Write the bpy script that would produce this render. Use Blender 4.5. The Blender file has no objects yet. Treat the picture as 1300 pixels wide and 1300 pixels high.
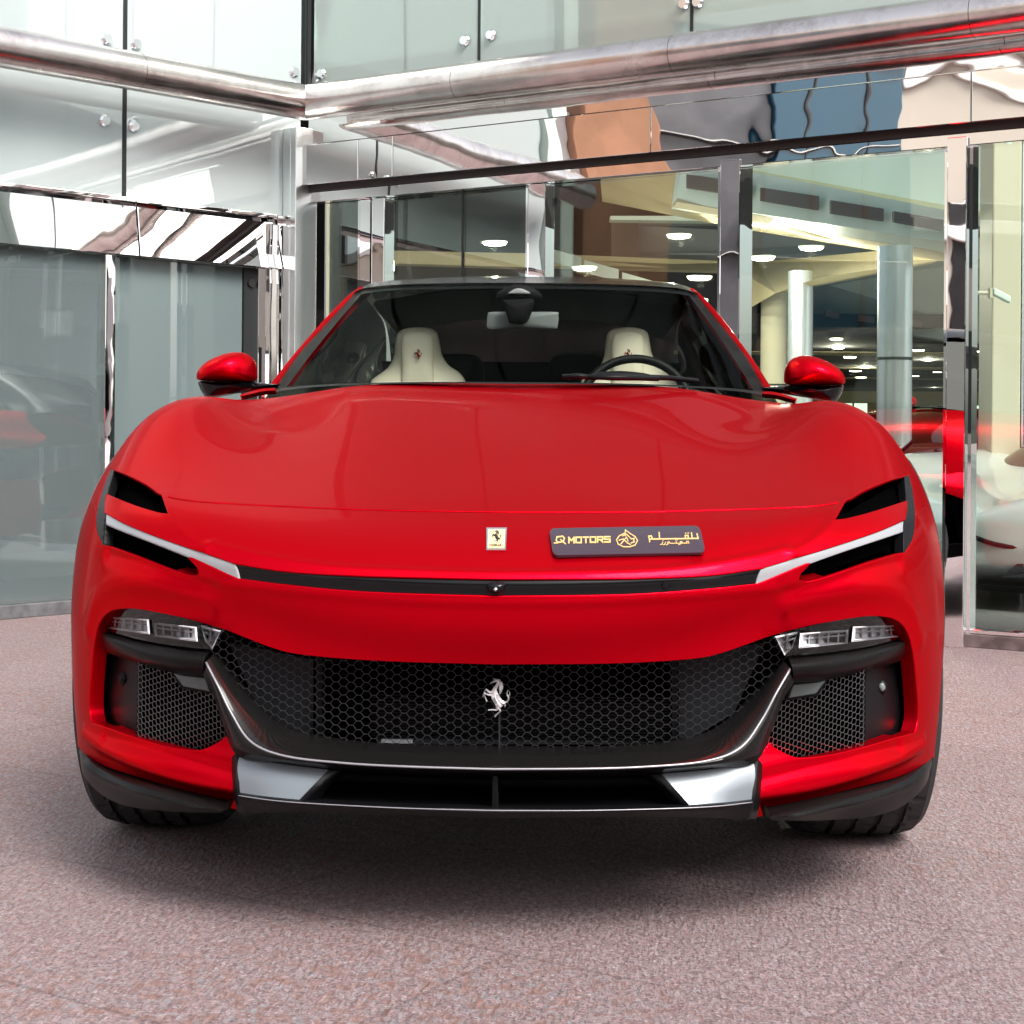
import bpy, bmesh, math, random
import numpy as np
from mathutils import Vector, Matrix
from mathutils.bvhtree import BVHTree
from mathutils.geometry import delaunay_2d_cdt
R = math.radians
random.seed(4)
rng = np.random.default_rng(4)
SC = bpy.context.scene
COL = SC.collection

# ------------------------------------------------------------------ camera, sky, sun, exposure
F = 2150.0                       # focal length in pixels of the 1300 px photograph
CAM = np.array([0.0, -3.0, 0.936])
HORIZON = 540.0
ROLL = R(0.42)
cd = bpy.data.cameras.new('camera'); cam = bpy.data.objects.new('camera', cd); COL.objects.link(cam)
cam.location = CAM; cam.rotation_euler = (R(90), -ROLL, 0)
cd.sensor_width = 36; cd.lens = 36 * F / 1300; cd.shift_y = -(650 - HORIZON) / 1300
cd.clip_end = 500; cd.clip_start = 0.05
SC.camera = cam
W = bpy.data.worlds.new('World'); SC.world = W; W.use_nodes = True
wn = W.node_tree.nodes; sky = wn.new('ShaderNodeTexSky'); sky.sky_type = 'NISHITA'
sky.sun_disc = False; sky.sun_elevation = R(48); sky.sun_rotation = R(200); sky.air_density = 1.0; sky.dust_density = 4.0; sky.ozone_density = 0.6
hs = wn.new('ShaderNodeHueSaturation'); hs.inputs['Saturation'].default_value = 0.35
W.node_tree.links.new(sky.outputs[0], hs.inputs['Color'])
W.node_tree.links.new(hs.outputs[0], wn['Background'].inputs[0]); wn['Background'].inputs[1].default_value = 0.15
sl = bpy.data.lights.new('sun', 'SUN'); sl.energy = 1.8; sl.angle = R(24); sl.color = (1, .95, .88)
so = bpy.data.objects.new('sun', sl); COL.objects.link(so)
SUN_DIR = Vector((0.42, -0.66, 0.84)).normalized()      # towards the sun: high, veiled
so.rotation_euler = SUN_DIR.to_track_quat('Z', 'Y').to_euler()
sky.sun_elevation = math.asin(SUN_DIR.z); sky.sun_rotation = math.atan2(SUN_DIR.x, SUN_DIR.y)
SC.view_settings.view_transform = 'Standard'; SC.view_settings.look = 'None'
SC.view_settings.exposure = 0.95; SC.view_settings.gamma = 1
SC.cycles.max_bounces = 10; SC.cycles.transparent_max_bounces = 16
SC.cycles.caustics_reflective = False; SC.cycles.caustics_refractive = False

# ------------------------------------------------------------------ pixel rays -> points
cr_, sr_ = math.cos(ROLL), math.sin(ROLL)
RV = np.array([cr_, 0, sr_]); UV = np.array([-sr_, 0, cr_])
def ray(px, py):
    return np.array([0, 1.0, 0]) + RV * (px - 650) / F + UV * (HORIZON - py) / F
def pw(px, py, d):               # world point at distance d in front of the camera
    r = ray(px, py); return CAM + r * (d / r[1])
YAW = R(-1.5); CX = -0.028
cy_, sy_ = math.cos(YAW), math.sin(YAW)
C2W = np.array([[cy_, -sy_, 0], [sy_, cy_, 0], [0, 0, 1]])
CO = np.array([CX, 0, 0])
CAMC = C2W.T @ (CAM - CO)
def rayc(px, py): return C2W.T @ ray(px, py)
def pc(px, py, Y):               # car-space point: pixel ray meets the plane y = Y
    r = rayc(px, py); return CAMC + r * ((Y - CAMC[1]) / r[1])

# ------------------------------------------------------------------ materials
M = {}
def nodes(name):
    m = bpy.data.materials.new(name); m.use_nodes = True; M[name] = m
    return m, m.node_tree.nodes, m.node_tree.links, m.node_tree.nodes['Principled BSDF']
def pm(name, col, rough=.5, metal=0, coat=0, coat_r=.03, spec=.5, bump=None, var=None, emit=None, trans=0, ior=1.45):
    m, n, l, b = nodes(name)
    b.inputs['Base Color'].default_value = (*col, 1); b.inputs['Roughness'].default_value = rough
    b.inputs['Metallic'].default_value = metal; b.inputs['Coat Weight'].default_value = coat
    b.inputs['Coat Roughness'].default_value = coat_r; b.inputs['Specular IOR Level'].default_value = spec
    b.inputs['Transmission Weight'].default_value = trans; b.inputs['IOR'].default_value = ior
    tc = n.new('ShaderNodeTexCoord')
    if var:                      # (scale, strength) soft tone variation
        t = n.new('ShaderNodeTexNoise'); t.inputs['Scale'].default_value = var[0]; t.inputs['Detail'].default_value = 6
        l.new(tc.outputs['Object'], t.inputs['Vector'])
        r = n.new('ShaderNodeValToRGB'); k = var[1]
        r.color_ramp.elements[0].color = (*[c * (1 - k) for c in col], 1); r.color_ramp.elements[0].position = .35
        r.color_ramp.elements[1].color = (*[min(1, c * (1 + k)) for c in col], 1); r.color_ramp.elements[1].position = .65
        l.new(t.outputs[0], r.inputs[0]); l.new(r.outputs[0], b.inputs['Base Color'])
    if bump:                     # (scale, strength, distance)
        t = n.new('ShaderNodeTexNoise'); t.inputs['Scale'].default_value = bump[0]; t.inputs['Detail'].default_value = bump[3] if len(bump) > 3 else 3
        l.new(tc.outputs['Object'], t.inputs['Vector'])
        bp = n.new('ShaderNodeBump'); bp.inputs['Strength'].default_value = bump[1]; bp.inputs['Distance'].default_value = bump[2]
        l.new(t.outputs[0], bp.inputs['Height']); l.new(bp.outputs[0], b.inputs['Normal'])
    if emit:
        b.inputs['Emission Color'].default_value = (*emit[0], 1); b.inputs['Emission Strength'].default_value = emit[1]
    return m
pm('paint', (.66, .0, .010), .32, .82, .06, .012, .10)
pm('paint_trim', (.66, .0, .010), .32, .82, .06, .012, .10)
for k_ in ('paint', 'paint_trim'):
    b_ = M[k_].node_tree.nodes['Principled BSDF']; b_.inputs['Specular Tint'].default_value = (.5, .01, .02, 1); b_.inputs['Coat IOR'].default_value = 1.5
pm('gloss_black', (.004, .004, .005), .16, 0, .12, .03, .25)
pm('satin_black', (.004, .004, .005), .42, spec=.18)
pm('matt_black', (.004, .004, .005), .65, spec=.2)
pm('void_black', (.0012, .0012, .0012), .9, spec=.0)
pm('radiator', (.018, .020, .024), .55, .3)
pm('wire', (.055, .055, .06), .35, .6)
pm('wire_bright', (.20, .20, .21), .3, .8)
pm('chrome', (.85, .85, .87), .08, 1)
pm('lens_chrome', (.92, .94, .97), .42, .35, bump=(90, .4, .006))
pm('horse_metal', (.92, .90, .92), .38, .55)
pm('lamp_white', (.30, .31, .33), .25, 0, .5)
pm('wedge_panel', (.18, .205, .23), .3, .25, .4)
pm('rubber', (.022, .022, .024), .7, bump=(220, .3, .002))
pm('rim', (.05, .05, .055), .3, .9)
pm('cream_leather', (.95, .90, .70), .5, bump=(400, .15, .002))
pm('dash', (.006, .006, .007), .6, spec=.2)
pm('dark_trim', (.005, .005, .006), .7, spec=.15)
pm('mirror_grey', (.17, .19, .19), .4)
pm('emblem_red', (.30, .02, .02), .5)
pm('badge_cream', (.80, .62, .32), .3, 0, .8)
pm('ink', (.012, .008, .006), .5)
pm('plate_plum', (.050, .030, .045), .35, .2, .3)
pm('gold', (.90, .60, .24), .3, .35)
pm('clear_lamp', (.10, .13, .13), .15, .3, .5)
# carbon weave
m, n, l, b = nodes('carbon')
tc = n.new('ShaderNodeTexCoord'); ck = n.new('ShaderNodeTexBrick')
mp = n.new('ShaderNodeMapping'); mp.inputs['Rotation'].default_value = (0, R(45), 0); mp.inputs['Scale'].default_value = (1, 1, 1)
l.new(tc.outputs['Object'], mp.inputs[0]); wv = n.new('ShaderNodeTexChecker'); wv.inputs['Scale'].default_value = 420
wv.inputs['Color1'].default_value = (.003, .003, .003, 1); wv.inputs['Color2'].default_value = (.012, .011, .011, 1)
l.new(mp.outputs[0], wv.inputs[0]); l.new(wv.outputs[0], b.inputs['Base Color']); n.remove(ck)
b.inputs['Roughness'].default_value = .38; b.inputs['Metallic'].default_value = .0; b.inputs['Specular IOR Level'].default_value = .1; b.inputs['Coat Weight'].default_value = .35; b.inputs['Coat Roughness'].default_value = .04

m_ = M['carbon'].copy(); m_.name = 'carbon_satin'; M['carbon_satin'] = m_; q_ = m_.node_tree.nodes['Principled BSDF']; q_.inputs['Coat Weight'].default_value = .12; q_.inputs['Coat Roughness'].default_value = .15; q_.inputs['Specular IOR Level'].default_value = .05
def glass(name, tint, refl=.0, rough=0.0, wav=None, haze=None, k=1.0):
    """thin architectural / automotive pane: fresnel mix of a clear tint and a mirror reflection"""
    m = bpy.data.materials.new(name); m.use_nodes = True; M[name] = m
    n, l = m.node_tree.nodes, m.node_tree.links; n.remove(n['Principled BSDF'])
    tr = n.new('ShaderNodeBsdfTransparent'); tr.inputs[0].default_value = (*tint, 1)
    gl = n.new('ShaderNodeBsdfGlossy'); gl.inputs['Roughness'].default_value = rough; gl.inputs[0].default_value = (.95, 1, .98, 1)
    fr = n.new('ShaderNodeFresnel'); fr.inputs[0].default_value = 1.5
    ma = n.new('ShaderNodeMath'); ma.operation = 'MULTIPLY_ADD'; ma.inputs[1].default_value = (1 - refl) * k; ma.inputs[2].default_value = refl; ma.use_clamp = True
    l.new(fr.outputs[0], ma.inputs[0])
    mx = n.new('ShaderNodeMixShader'); l.new(ma.outputs[0], mx.inputs[0])
    src = tr
    if haze:
        df = n.new('ShaderNodeBsdfDiffuse'); df.inputs[0].default_value = (*haze[0], 1)
        m2 = n.new('ShaderNodeMixShader'); m2.inputs[0].default_value = haze[1]
        l.new(tr.outputs[0], m2.inputs[1]); l.new(df.outputs[0], m2.inputs[2]); src = m2
    l.new(src.outputs[0], mx.inputs[1]); l.new(gl.outputs[0], mx.inputs[2])
    if wav:
        tc = n.new('ShaderNodeTexCoord'); t = n.new('ShaderNodeTexNoise'); t.inputs['Scale'].default_value = wav[0]; t.inputs['Detail'].default_value = 0
        l.new(tc.outputs['Object'], t.inputs['Vector']); bp = n.new('ShaderNodeBump'); bp.inputs['Strength'].default_value = 1; bp.inputs['Distance'].default_value = wav[1]
        l.new(t.outputs[0], bp.inputs['Height']); l.new(bp.outputs[0], gl.inputs['Normal'])
    l.new(mx.outputs[0], n['Material Output'].inputs[0]); return m
glass('windscreen_glass', (.74, .77, .74), 0, k=.04)
glass('side_glass', (.015, .018, .018), 0, k=.12)
glass('lamp_cover', (.92, .93, .95), 0)
glass('clear_glass', (.90, .96, .92), .03, wav=(1.2, .003))
glass('reflection_haze_glass', (.74, .80, .81), .06, wav=(1.0, .004), haze=((.34, .42, .43), .28))  # grey haze colour stands in for reflections and room light in the pane
pm('highlight_satin', (.34, .34, .37), .30, .5)  # pale colour of the tubes that stand in for highlight lines

# ------------------------------------------------------------------ mesh helpers
def link(o, parent=None):
    COL.objects.link(o)
    if parent is not None: o.parent = parent
    return o
def mesh(name, V, Fc, mat, parent=None, smooth=False, normals=None):
    me = bpy.data.meshes.new(name)
    me.from_pydata([tuple(map(float, v)) for v in V], [], [tuple(map(int, f)) for f in Fc]); me.materials.append(M[mat])
    if smooth: me.shade_smooth() if hasattr(me, 'shade_smooth') else me.polygons.foreach_set('use_smooth', [True] * len(me.polygons))
    me.validate(clean_customdata=False); me.update()
    if normals is not None: me.normals_split_custom_set_from_vertices([tuple(map(float, q)) for q in normals])
    return link(bpy.data.objects.new(name, me), parent)
def tag(o, label, cat, group=None, kind=None):
    if label: o['label'] = label
    if cat: o['category'] = cat
    if group: o['group'] = group
    if kind: o['kind'] = kind
    return o
def empty(name, loc, label=None, cat=None, group=None, rz=0):
    o = bpy.data.objects.new(name, None); o.location = loc; o.rotation_euler = (0, 0, rz); COL.objects.link(o)
    return tag(o, label, cat, group)
class MB:
    def __init__(s): s.V = []; s.F = []
    def add(s, V, Fc):
        k = len(s.V); s.V += [tuple(map(float, v)) for v in V]; s.F += [tuple(i + k for i in f) for f in Fc]; return s
    def box(s, a, b, fr=None):
        x0, y0, z0 = a; x1, y1, z1 = b
        V = [(x0, y0, z0), (x1, y0, z0), (x1, y1, z0), (x0, y1, z0), (x0, y0, z1), (x1, y0, z1), (x1, y1, z1), (x0, y1, z1)]
        if fr: V = [fr(*v) for v in V]
        return s.add(V, [(3, 2, 1, 0), (4, 5, 6, 7), (0, 1, 5, 4), (1, 2, 6, 5), (2, 3, 7, 6), (3, 0, 4, 7)])
    def tube(s, P, r, seg=10, cap=True, taper=None):
        P = [np.array(p, float) for p in P]; V = []; Fc = []
        for i, p in enumerate(P):
            t = P[min(i + 1, len(P) - 1)] - P[max(i - 1, 0)]; t = t / (np.linalg.norm(t) + 1e-12)
            a = np.cross(t, [0, 0, 1.0]);
            if np.linalg.norm(a) < .05: a = np.cross(t, [0, 1.0, 0])
            a /= np.linalg.norm(a); b = np.cross(a, t); rr = taper[i] if taper else r
            for k in range(seg):
                g = 2 * math.pi * k / seg; V.append(p + rr * (a * math.cos(g) + b * math.sin(g)))
        for i in range(len(P) - 1):
            for k in range(seg):
                k2 = (k + 1) % seg; Fc.append((i * seg + k, i * seg + k2, (i + 1) * seg + k2, (i + 1) * seg + k))
        if cap: Fc.append(tuple(range(seg))[::-1]); Fc.append(tuple((len(P) - 1) * seg + k for k in range(seg)))
        return s.add(V, Fc)
    def prism(s, P0, P1):
        n = len(P0); return s.add(list(P0) + list(P1), [tuple(range(n)), tuple(range(2 * n - 1, n - 1, -1))] + [(i, i + n, (i + 1) % n + n, (i + 1) % n) for i in range(n)])
    def build(s, name, mat, parent=None, smooth=False):
        return mesh(name, s.V, s.F, mat, parent, smooth)
def bevel(o, w=.004, seg=2):
    bm = bmesh.new(); bm.from_mesh(o.data)
    bmesh.ops.recalc_face_normals(bm, faces=bm.faces)
    es = [e for e in bm.edges if len(e.link_faces) == 2 and e.calc_face_angle(0) > .6]
    bmesh.ops.bevel(bm, geom=es, offset=w, segments=seg, affect='EDGES', clamp_overlap=True, profile=.5)
    bm.to_mesh(o.data); bm.free(); return o
def smooth_angle(o, a=35):
    bm = bmesh.new(); bm.from_mesh(o.data); bmesh.ops.recalc_face_normals(bm, faces=bm.faces)
    for f in bm.faces: f.smooth = True
    for e in bm.edges: e.smooth = not (len(e.link_faces) == 2 and e.calc_face_angle(0) > R(a))
    bm.to_mesh(o.data); bm.free(); return o
def mirror_x(o, parent, name=None):
    me = o.data.copy(); me.transform(Matrix.Diagonal((-1, 1, 1, 1))); me.flip_normals()
    return link(bpy.data.objects.new(name or o.name.split('.')[0], me), parent)
def crom(P, n):                  # Catmull-Rom resample of a control polyline to n points (by chord length)
    P = np.array(P, float)
    if len(P) == 2: return np.array([P[0] + (P[1] - P[0]) * t for t in np.linspace(0, 1, n)])
    Q = np.vstack([2 * P[0] - P[1], P, 2 * P[-1] - P[-2]]); out = []
    L = np.r_[0, np.cumsum(np.linalg.norm(np.diff(P, axis=0), axis=1))]
    for t in np.linspace(0, L[-1], n):
        i = min(int(np.searchsorted(L, t, side='right')) - 1, len(P) - 2); u = (t - L[i]) / max(L[i + 1] - L[i], 1e-9)
        a, b, c, d = Q[i], Q[i + 1], Q[i + 2], Q[i + 3]
        out.append(.5 * ((2 * b) + (c - a) * u + (2 * a - 5 * b + 4 * c - d) * u * u + (3 * b - a - 3 * c + d) * u ** 3))
    return np.array(out)
def loft(rows, nu=60, nv=None, px=True):
    """rows of control points (px,py,Y) or (x,y,z) -> dense grid [nv][nu] of car-space points"""
    G = []
    for r in rows:
        q = crom([pc(*p) if px else p for p in r], nu); G.append(q)
    G = np.array(G)
    if nv:
        G = np.stack([crom(G[:, j], nv) for j in range(nu)], axis=1)
    return G
def grid_mesh(name, G, mat, parent, smooth=True, back=None, sharp=40):
    """grid with optional thickness: 'back' pushes a skirt away from the camera"""
    nv, nu = G.shape[:2]; V = G.reshape(-1, 3).tolist(); Fc = [(i * nu + j, i * nu + j + 1, (i + 1) * nu + j + 1, (i + 1) * nu + j) for i in range(nv - 1) for j in range(nu - 1)]
    if back:
        ring = [(0, j) for j in range(nu)] + [(i, nu - 1) for i in range(1, nv)] + [(nv - 1, j) for j in range(nu - 2, -1, -1)] + [(i, 0) for i in range(nv - 2, 0, -1)]
        k = len(V); bv = np.array(back)
        for i, j in ring: V.append((G[i, j] + bv).tolist())
        m_ = len(ring)
        for a in range(m_):
            b = (a + 1) % m_; ia = ring[a][0] * nu + ring[a][1]; ib = ring[b][0] * nu + ring[b][1]
            Fc.append((ia, k + a, k + b, ib))
    o = mesh(name, V, Fc, mat, parent, smooth)
    return smooth_angle(o, sharp) if smooth else o
def both(o, parent): return o, mirror_x(o, parent)
def inflate(name, outline, centre, Y0, h, mat, parent, n=72, rings=10, back=.03, power=2.0, mirror=False, ymap=None, smooth_outline=True):
    """a cushion-like solid: outline in photo pixels at depth Y0, bulging h towards the camera and 'back' behind"""
    O = np.array([pc(px, py, Y0) for px, py in outline]); c = pc(*centre, Y0)
    P = crom(np.vstack([O, O[:1]]), n + 1)[:-1] if smooth_outline else O
    n = len(P); V = []; Fc = []
    ss = [math.sin(math.pi / 2 * k / rings) for k in range(1, rings + 1)]
    V.append(c + np.array([0, -h, 0]))
    for s in ss:
        for p in P: V.append(c + (p - c) * s + np.array([0, -h * (max(0, 1 - s ** power)) ** (1 / 2), 0]))
    for k in range(n): Fc.append((0, 1 + (k + 1) % n, 1 + k))
    for r_ in range(rings - 1):
        for k in range(n):
            a = 1 + r_ * n + k; b = 1 + r_ * n + (k + 1) % n; Fc.append((a, b, b + n, a + n))
    base = 1 + (rings - 1) * n
    for q, s in enumerate((.97, .85, .5, .05)):
        for p in P: V.append(c + (p - c) * s + np.array([0, back * (1 - s ** 4) ** .5, 0]))
        for k in range(n):
            a = base + q * n + k; b = base + q * n + (k + 1) % n; Fc.append((a, b, b + n, a + n))
    Fc.append(tuple(base + 4 * n + k for k in range(n)))
    if ymap: V = [ymap(np.array(v)) for v in V]
    return smooth_angle(mesh(name, V, Fc, mat, parent, True), 50)
# ------------------------------------------------------------------ THE CAR: one skin surface, cut into panels
car = empty('sports_car', (CX, 0, 0), 'glossy red sports car parked nose-on, black grille, dealer plate on its nose', 'car', rz=YAW)
NET = [  # rows from under the bumper up and over the bonnet; columns from the centre line out to the wheel arch (pixel x, pixel y, depth)
 [(630,1060,.14),(740,1059,.14),(850,1056,.16),(950,1052,.20),(1050,1038,.27),(1120,1018,.36),(1160,996,.44),(1178,978,.50),(1186,962,.56)],
 [(630,1005,.02),(740,1005,.03),(850,1003,.06),(950,1004,.10),(1050,986,.17),(1115,968,.26),(1155,950,.36),(1178,935,.46),(1190,920,.56)],
 [(630,955,.03),(740,955,.04),(850,955,.07),(950,955,.12),(1042,948,.19),(1112,932,.28),(1160,912,.38),(1184,895,.48),(1194,880,.57)],
 [(630,900,.06),(740,899,.07),(850,895,.09),(953,885,.13),(1045,872,.19),(1115,860,.27),(1163,848,.37),(1187,838,.48),(1197,828,.59)],
 [(630,845,.055),(740,842,.06),(850,830,.085),(952,805,.125),(1045,785,.18),(1115,780,.26),(1163,780,.36),(1188,783,.48),(1199,786,.61)],
 [(630,800,.012),(740,798,.022),(850,786,.047),(950,765,.09),(1045,745,.155),(1115,735,.245),(1160,735,.355),(1186,740,.49),(1198,745,.64)],
 [(630,757,.0),(740,756,.01),(850,750,.035),(950,740,.08),(1045,718,.155),(1112,700,.25),(1155,692,.36),(1182,697,.50),(1195,706,.66)],
 [(630,733,.0),(740,732,.01),(850,728,.035),(950,716,.085),(1045,690,.17),(1108,670,.27),(1150,660,.39),(1176,663,.53),(1189,672,.70)],
 [(630,692,.09),(740,691,.10),(850,686,.125),(950,672,.175),(1040,652,.26),(1100,637,.36),(1140,630,.48),(1167,634,.61),(1181,643,.76)],
 [(630,648,.25),(740,648,.26),(850,646,.285),(948,640,.33),(1032,623,.41),(1090,608,.51),(1130,598,.61),(1154,603,.72),(1170,614,.83)],
 [(630,603,.50),(740,603,.51),(850,604,.53),(943,601,.56),(1020,583,.63),(1078,566,.70),(1116,561,.78),(1142,572,.85),(1158,592,.91)],
 [(630,554,.84),(740,554,.84),(850,557,.85),(935,562,.86),(1003,547,.88),(1056,524,.91),(1096,527,.94),(1125,545,.97),(1146,580,1.0)],
 [(630,516,1.17),(740,516,1.17),(846,521,1.17),(926,535,1.16),(984,530,1.15),(1030,509.5,1.15),(1068,511,1.16),(1098,530,1.18),(1118,575,1.2)],
 [(630,487,1.5),(740,488,1.5),(840,492,1.5),(912,502,1.5),(965,510,1.5),(1010,514,1.5),(1045,520,1.5),(1070,540,1.5),(1080,600,1.5)],
 [(630,476,1.72),(740,477,1.72),(840,482,1.72),(912,492,1.72),(960,502,1.72),(1000,514,1.72),(1030,524,1.72),(1050,544,1.72),(1060,600,1.72)],
]
NV, NU = len(NET), 9
G0 = np.array([[pc(*p) for p in r] for r in NET]); G0[:, 0, 0] = 0
def pad(G):
    nv, nu = G.shape[:2]; P = np.zeros((nv + 2, nu + 2, 3)); P[1:-1, 1:-1] = G
    P[1:-1, 0] = G[:, 1] * [-1, 1, 1]; P[1:-1, -1] = 2 * G[:, -1] - G[:, -2]
    P[0] = 2 * P[1] - P[2]; P[-1] = 2 * P[-2] - P[-3]; return P
def bas(t): return np.stack([(1 - t) ** 3, 3 * t ** 3 - 6 * t ** 2 + 4, -3 * t ** 3 + 3 * t ** 2 + 3 * t + 1, t ** 3]) / 6
def sp_eval(P, u, v):
    u = np.clip(np.asarray(u, float), 0, NU - 1); v = np.clip(np.asarray(v, float), 0, NV - 1)
    iu = np.minimum(u.astype(int), NU - 2); iv = np.minimum(v.astype(int), NV - 2); bu = bas(u - iu); bv = bas(v - iv)
    out = np.zeros(u.shape + (3,))
    for a in range(4):
        for b in range(4): out += (bv[a] * bu[b])[..., None] * P[iv + a, iu + b]
    return out
Gc = G0.copy(); uu, vv = np.meshgrid(np.arange(NU), np.arange(NV))
for _ in range(2):
    Gc += .8 * (G0 - sp_eval(pad(Gc), uu, vv)); Gc[:, 0, 0] = 0
PB = pad(Gc)
DISP = []                        # (dense 3D polyline, amplitude, width) soft ridges (+) and hollows (-)
def S0(u, v): return sp_eval(PB, u, v)
def nrm(fn, u, v, e=2e-3):
    u = np.asarray(u, float); v = np.asarray(v, float)
    a = fn(np.clip(u + e, 0, NU - 1), v) - fn(np.clip(u - e, 0, NU - 1), v); b = fn(u, np.clip(v + e, 0, NV - 1)) - fn(u, np.clip(v - e, 0, NV - 1))
    n = np.cross(a, b); n /= np.linalg.norm(n, axis=-1, keepdims=True) + 1e-12
    z = u < 1e-4
    n[z, 0] = 0; n[z] /= np.linalg.norm(n[z], axis=-1, keepdims=True) + 1e-12
    return n
def polydist(p, L):
    best = np.full(p.shape[:-1], 1e9)
    for i in range(len(L) - 1):
        a = L[i]; d = L[i + 1] - a; t = np.clip(((p - a) @ d) / (d @ d + 1e-12), 0, 1)
        best = np.minimum(best, np.linalg.norm(p - (a + t[..., None] * d), axis=-1))
    return best
def Sx(u, v):
    p = S0(u, v)
    if not DISP: return p
    n = nrm(S0, u, v); q = p.copy()
    for L, amp, w in DISP:
        d = polydist(p, L); q += n * (amp * np.exp(-(d / w) ** 2))[..., None]
    return q
# raycast table: pixel -> uv
NR = 12
ug = np.linspace(-1, NU - 1, NU * NR + 1); vg = np.linspace(0, NV - 1, (NV - 1) * NR + 1)
UG, VG = np.meshgrid(ug, vg); PG = S0(np.abs(UG), VG); PG[..., 0] *= np.where(UG < 0, -1, 1); nU = len(ug)
tris = []
for i in range(len(vg) - 1):
    for j in range(len(ug) - 1):
        a = i * nU + j; tris += [(a, a + 1, a + nU + 1), (a, a + nU + 1, a + nU)]
PF = PG.reshape(-1, 3); UVF = np.stack([UG.ravel(), VG.ravel()], 1)
bvh = BVHTree.FromPolygons([tuple(p) for p in PF], tris)
def bary_uv(co, f):
    a, b, c = (PF[k] for k in tris[f]); v0, v1, v2 = b - a, c - a, np.array(co) - a
    d00, d01, d11, d20, d21 = v0 @ v0, v0 @ v1, v1 @ v1, v2 @ v0, v2 @ v1; den = d00 * d11 - d01 * d01 + 1e-18
    v = (d11 * d20 - d01 * d21) / den; w = (d00 * d21 - d01 * d20) / den
    return (1 - v - w) * UVF[tris[f][0]] + v * UVF[tris[f][1]] + w * UVF[tris[f][2]]
def px2uv(px, py, guess=.6):
    r = rayc(px, py); co, no, f, d = bvh.ray_cast(Vector(CAMC), Vector(r))
    if co is None: co, no, f, d = bvh.find_nearest(Vector(pc(px, py, guess)))
    return bary_uv(co, f)
def pline(pts, step=3.0, closed=False):
    """traced pixels -> smooth dense pixel polyline; a repeated point marks a corner"""
    segs, cur = [], [pts[0]]
    for a, b in zip(pts, pts[1:]):
        if a == b: segs.append(cur); cur = [b]
        else: cur.append(b)
    segs.append(cur); out = []
    for s in segs:
        if len(s) < 2: continue
        L = sum(math.dist(a, b) for a, b in zip(s, s[1:])); n = max(2, int(L / step) + 1)
        q = crom(s, n); out += q.tolist() if not out else q[1:].tolist()
    if closed and math.dist(out[0], out[-1]) < .5: out = out[:-1]
    return out
def uvline(pts, closed=False, step=3.0): return np.array([px2uv(*p) for p in pline(pts, step, closed)])
def strip(pts, w):               # thin gap polygon either side of a polyline (pixels)
    P = np.array(pline(pts)); t = np.gradient(P, axis=0); t /= np.linalg.norm(t, axis=1, keepdims=True); nn = np.stack([-t[:, 1], t[:, 0]], 1) * w / 2
    return [tuple(p) for p in np.vstack([P + nn, (P - nn)[::-1]])]
def pip(pt, poly):
    x, y = pt[:, 0], pt[:, 1]; c = np.zeros(len(pt), bool); n = len(poly)
    for i in range(n):
        x0, y0 = poly[i]; x1, y1 = poly[(i + 1) % n]
        k = ((y0 > y) != (y1 > y)) & (x < (x1 - x0) * (y - y0) / ((y1 - y0) + 1e-15) + x0); c ^= k
    return c
LX = 600                         # a pixel left of the centre line: polygons are closed across it
P_GR = [(LX,843),(740,842.5),(820,840),(885,835),(917,828),(949,817),(980,806),(1014,797),(1046,790),(1095,782),(1124,782),(1141,788),(1151,799),(1157,815),(1162,844),(1166,890),(1166,915),(1162,931),(1162,931),
        (1130,940),(1095,950),(1055,959),(1020,963),(1003,960),(985,951),(977,944),(977,944),(962,970),(959,1005),(948,1040),(948,1040),(944,1075),(944,1075),(LX,1075)]
P_LOW = [(940,1040),(948,1040),(991,1030),(1030,1019),(1056,1008),(1095,998),(1143,985),(1169,972),(1182,963),(1200,940)]
slot_up = [(LX,735),(740,734.5),(820,733.5),(901,729.5),(959,722),(975,719)]
P_SLOT = [(LX,735),(740,734.5),(820,733.5),(901,729.5),(972,720),(972,720),(963,741.5),(963,741.5),(901,748),(820,754),(740,756.5),(LX,757.5)]
P_DRL = [(970,719.5),(1046,696.5),(1111,675),(1151,658),(1151,658),(1151,672.5),(1151,672.5),(1078,697),(1030,714.5),(988,732),(961,742),(961,742),(970,719.5)]
P_LOWV = [(1017,727),(1024,720),(1034,708),(1034,708),(1078,690),(1151,666),(1151,666),(1151,701),(1151,701),(1146,703),(1104,716),(1062,731),(1040,738),(1024,741),(1015,736),(1017,727)]
P_UPV = [(1058,662),(1072,637),(1072,637),(1095,622.5),(1127,609.5),(1153,602.8),(1153,602.8),(1153,635.5),(1153,635.5),(1111,649),(1085,656),(1058,662)]
P_BLADE = [(1149.5,603.3),(1155,603.3),(1155,603.3),(1160,625),(1163,657),(1160,684),(1149,703),(1149,703),(1149,665),(1152,637),(1149.5,603.3)]
L_BROW = [(1149,638.5),(1111,651),(1085,658),(1058,664),(1058,664),(1046,676),(1028,692),(1005,707)]
L_SHUT = [(LX,650),(740,650.5),(820,650),(901,648),(981,645.5),(1030,643),(1066,638.5)]
L_SIDE = [(1163,657),(1170,649),(1180,640),(1192,632)]
P_HOOD = [(LX,650),(740,650.5),(820,650),(901,648),(981,645.5),(1030,643),(1071,637),(1071,637),(1095,622.5),(1127,609.5),(1154,603.5),(1154,603.5),(1160,625),(1163,655),(1163,655),(1170,649),(1180,640),(1192,632)]
def uvpoly(p): q = uvline(p, True); q[:, 0] = np.maximum(q[:, 0], 0); return q
REG = {k: uvpoly(v) for k, v in dict(grille=P_GR, slot=P_SLOT, drl=P_DRL, lowv=P_LOWV, upv=P_UPV, blade=P_BLADE).items()}
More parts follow.
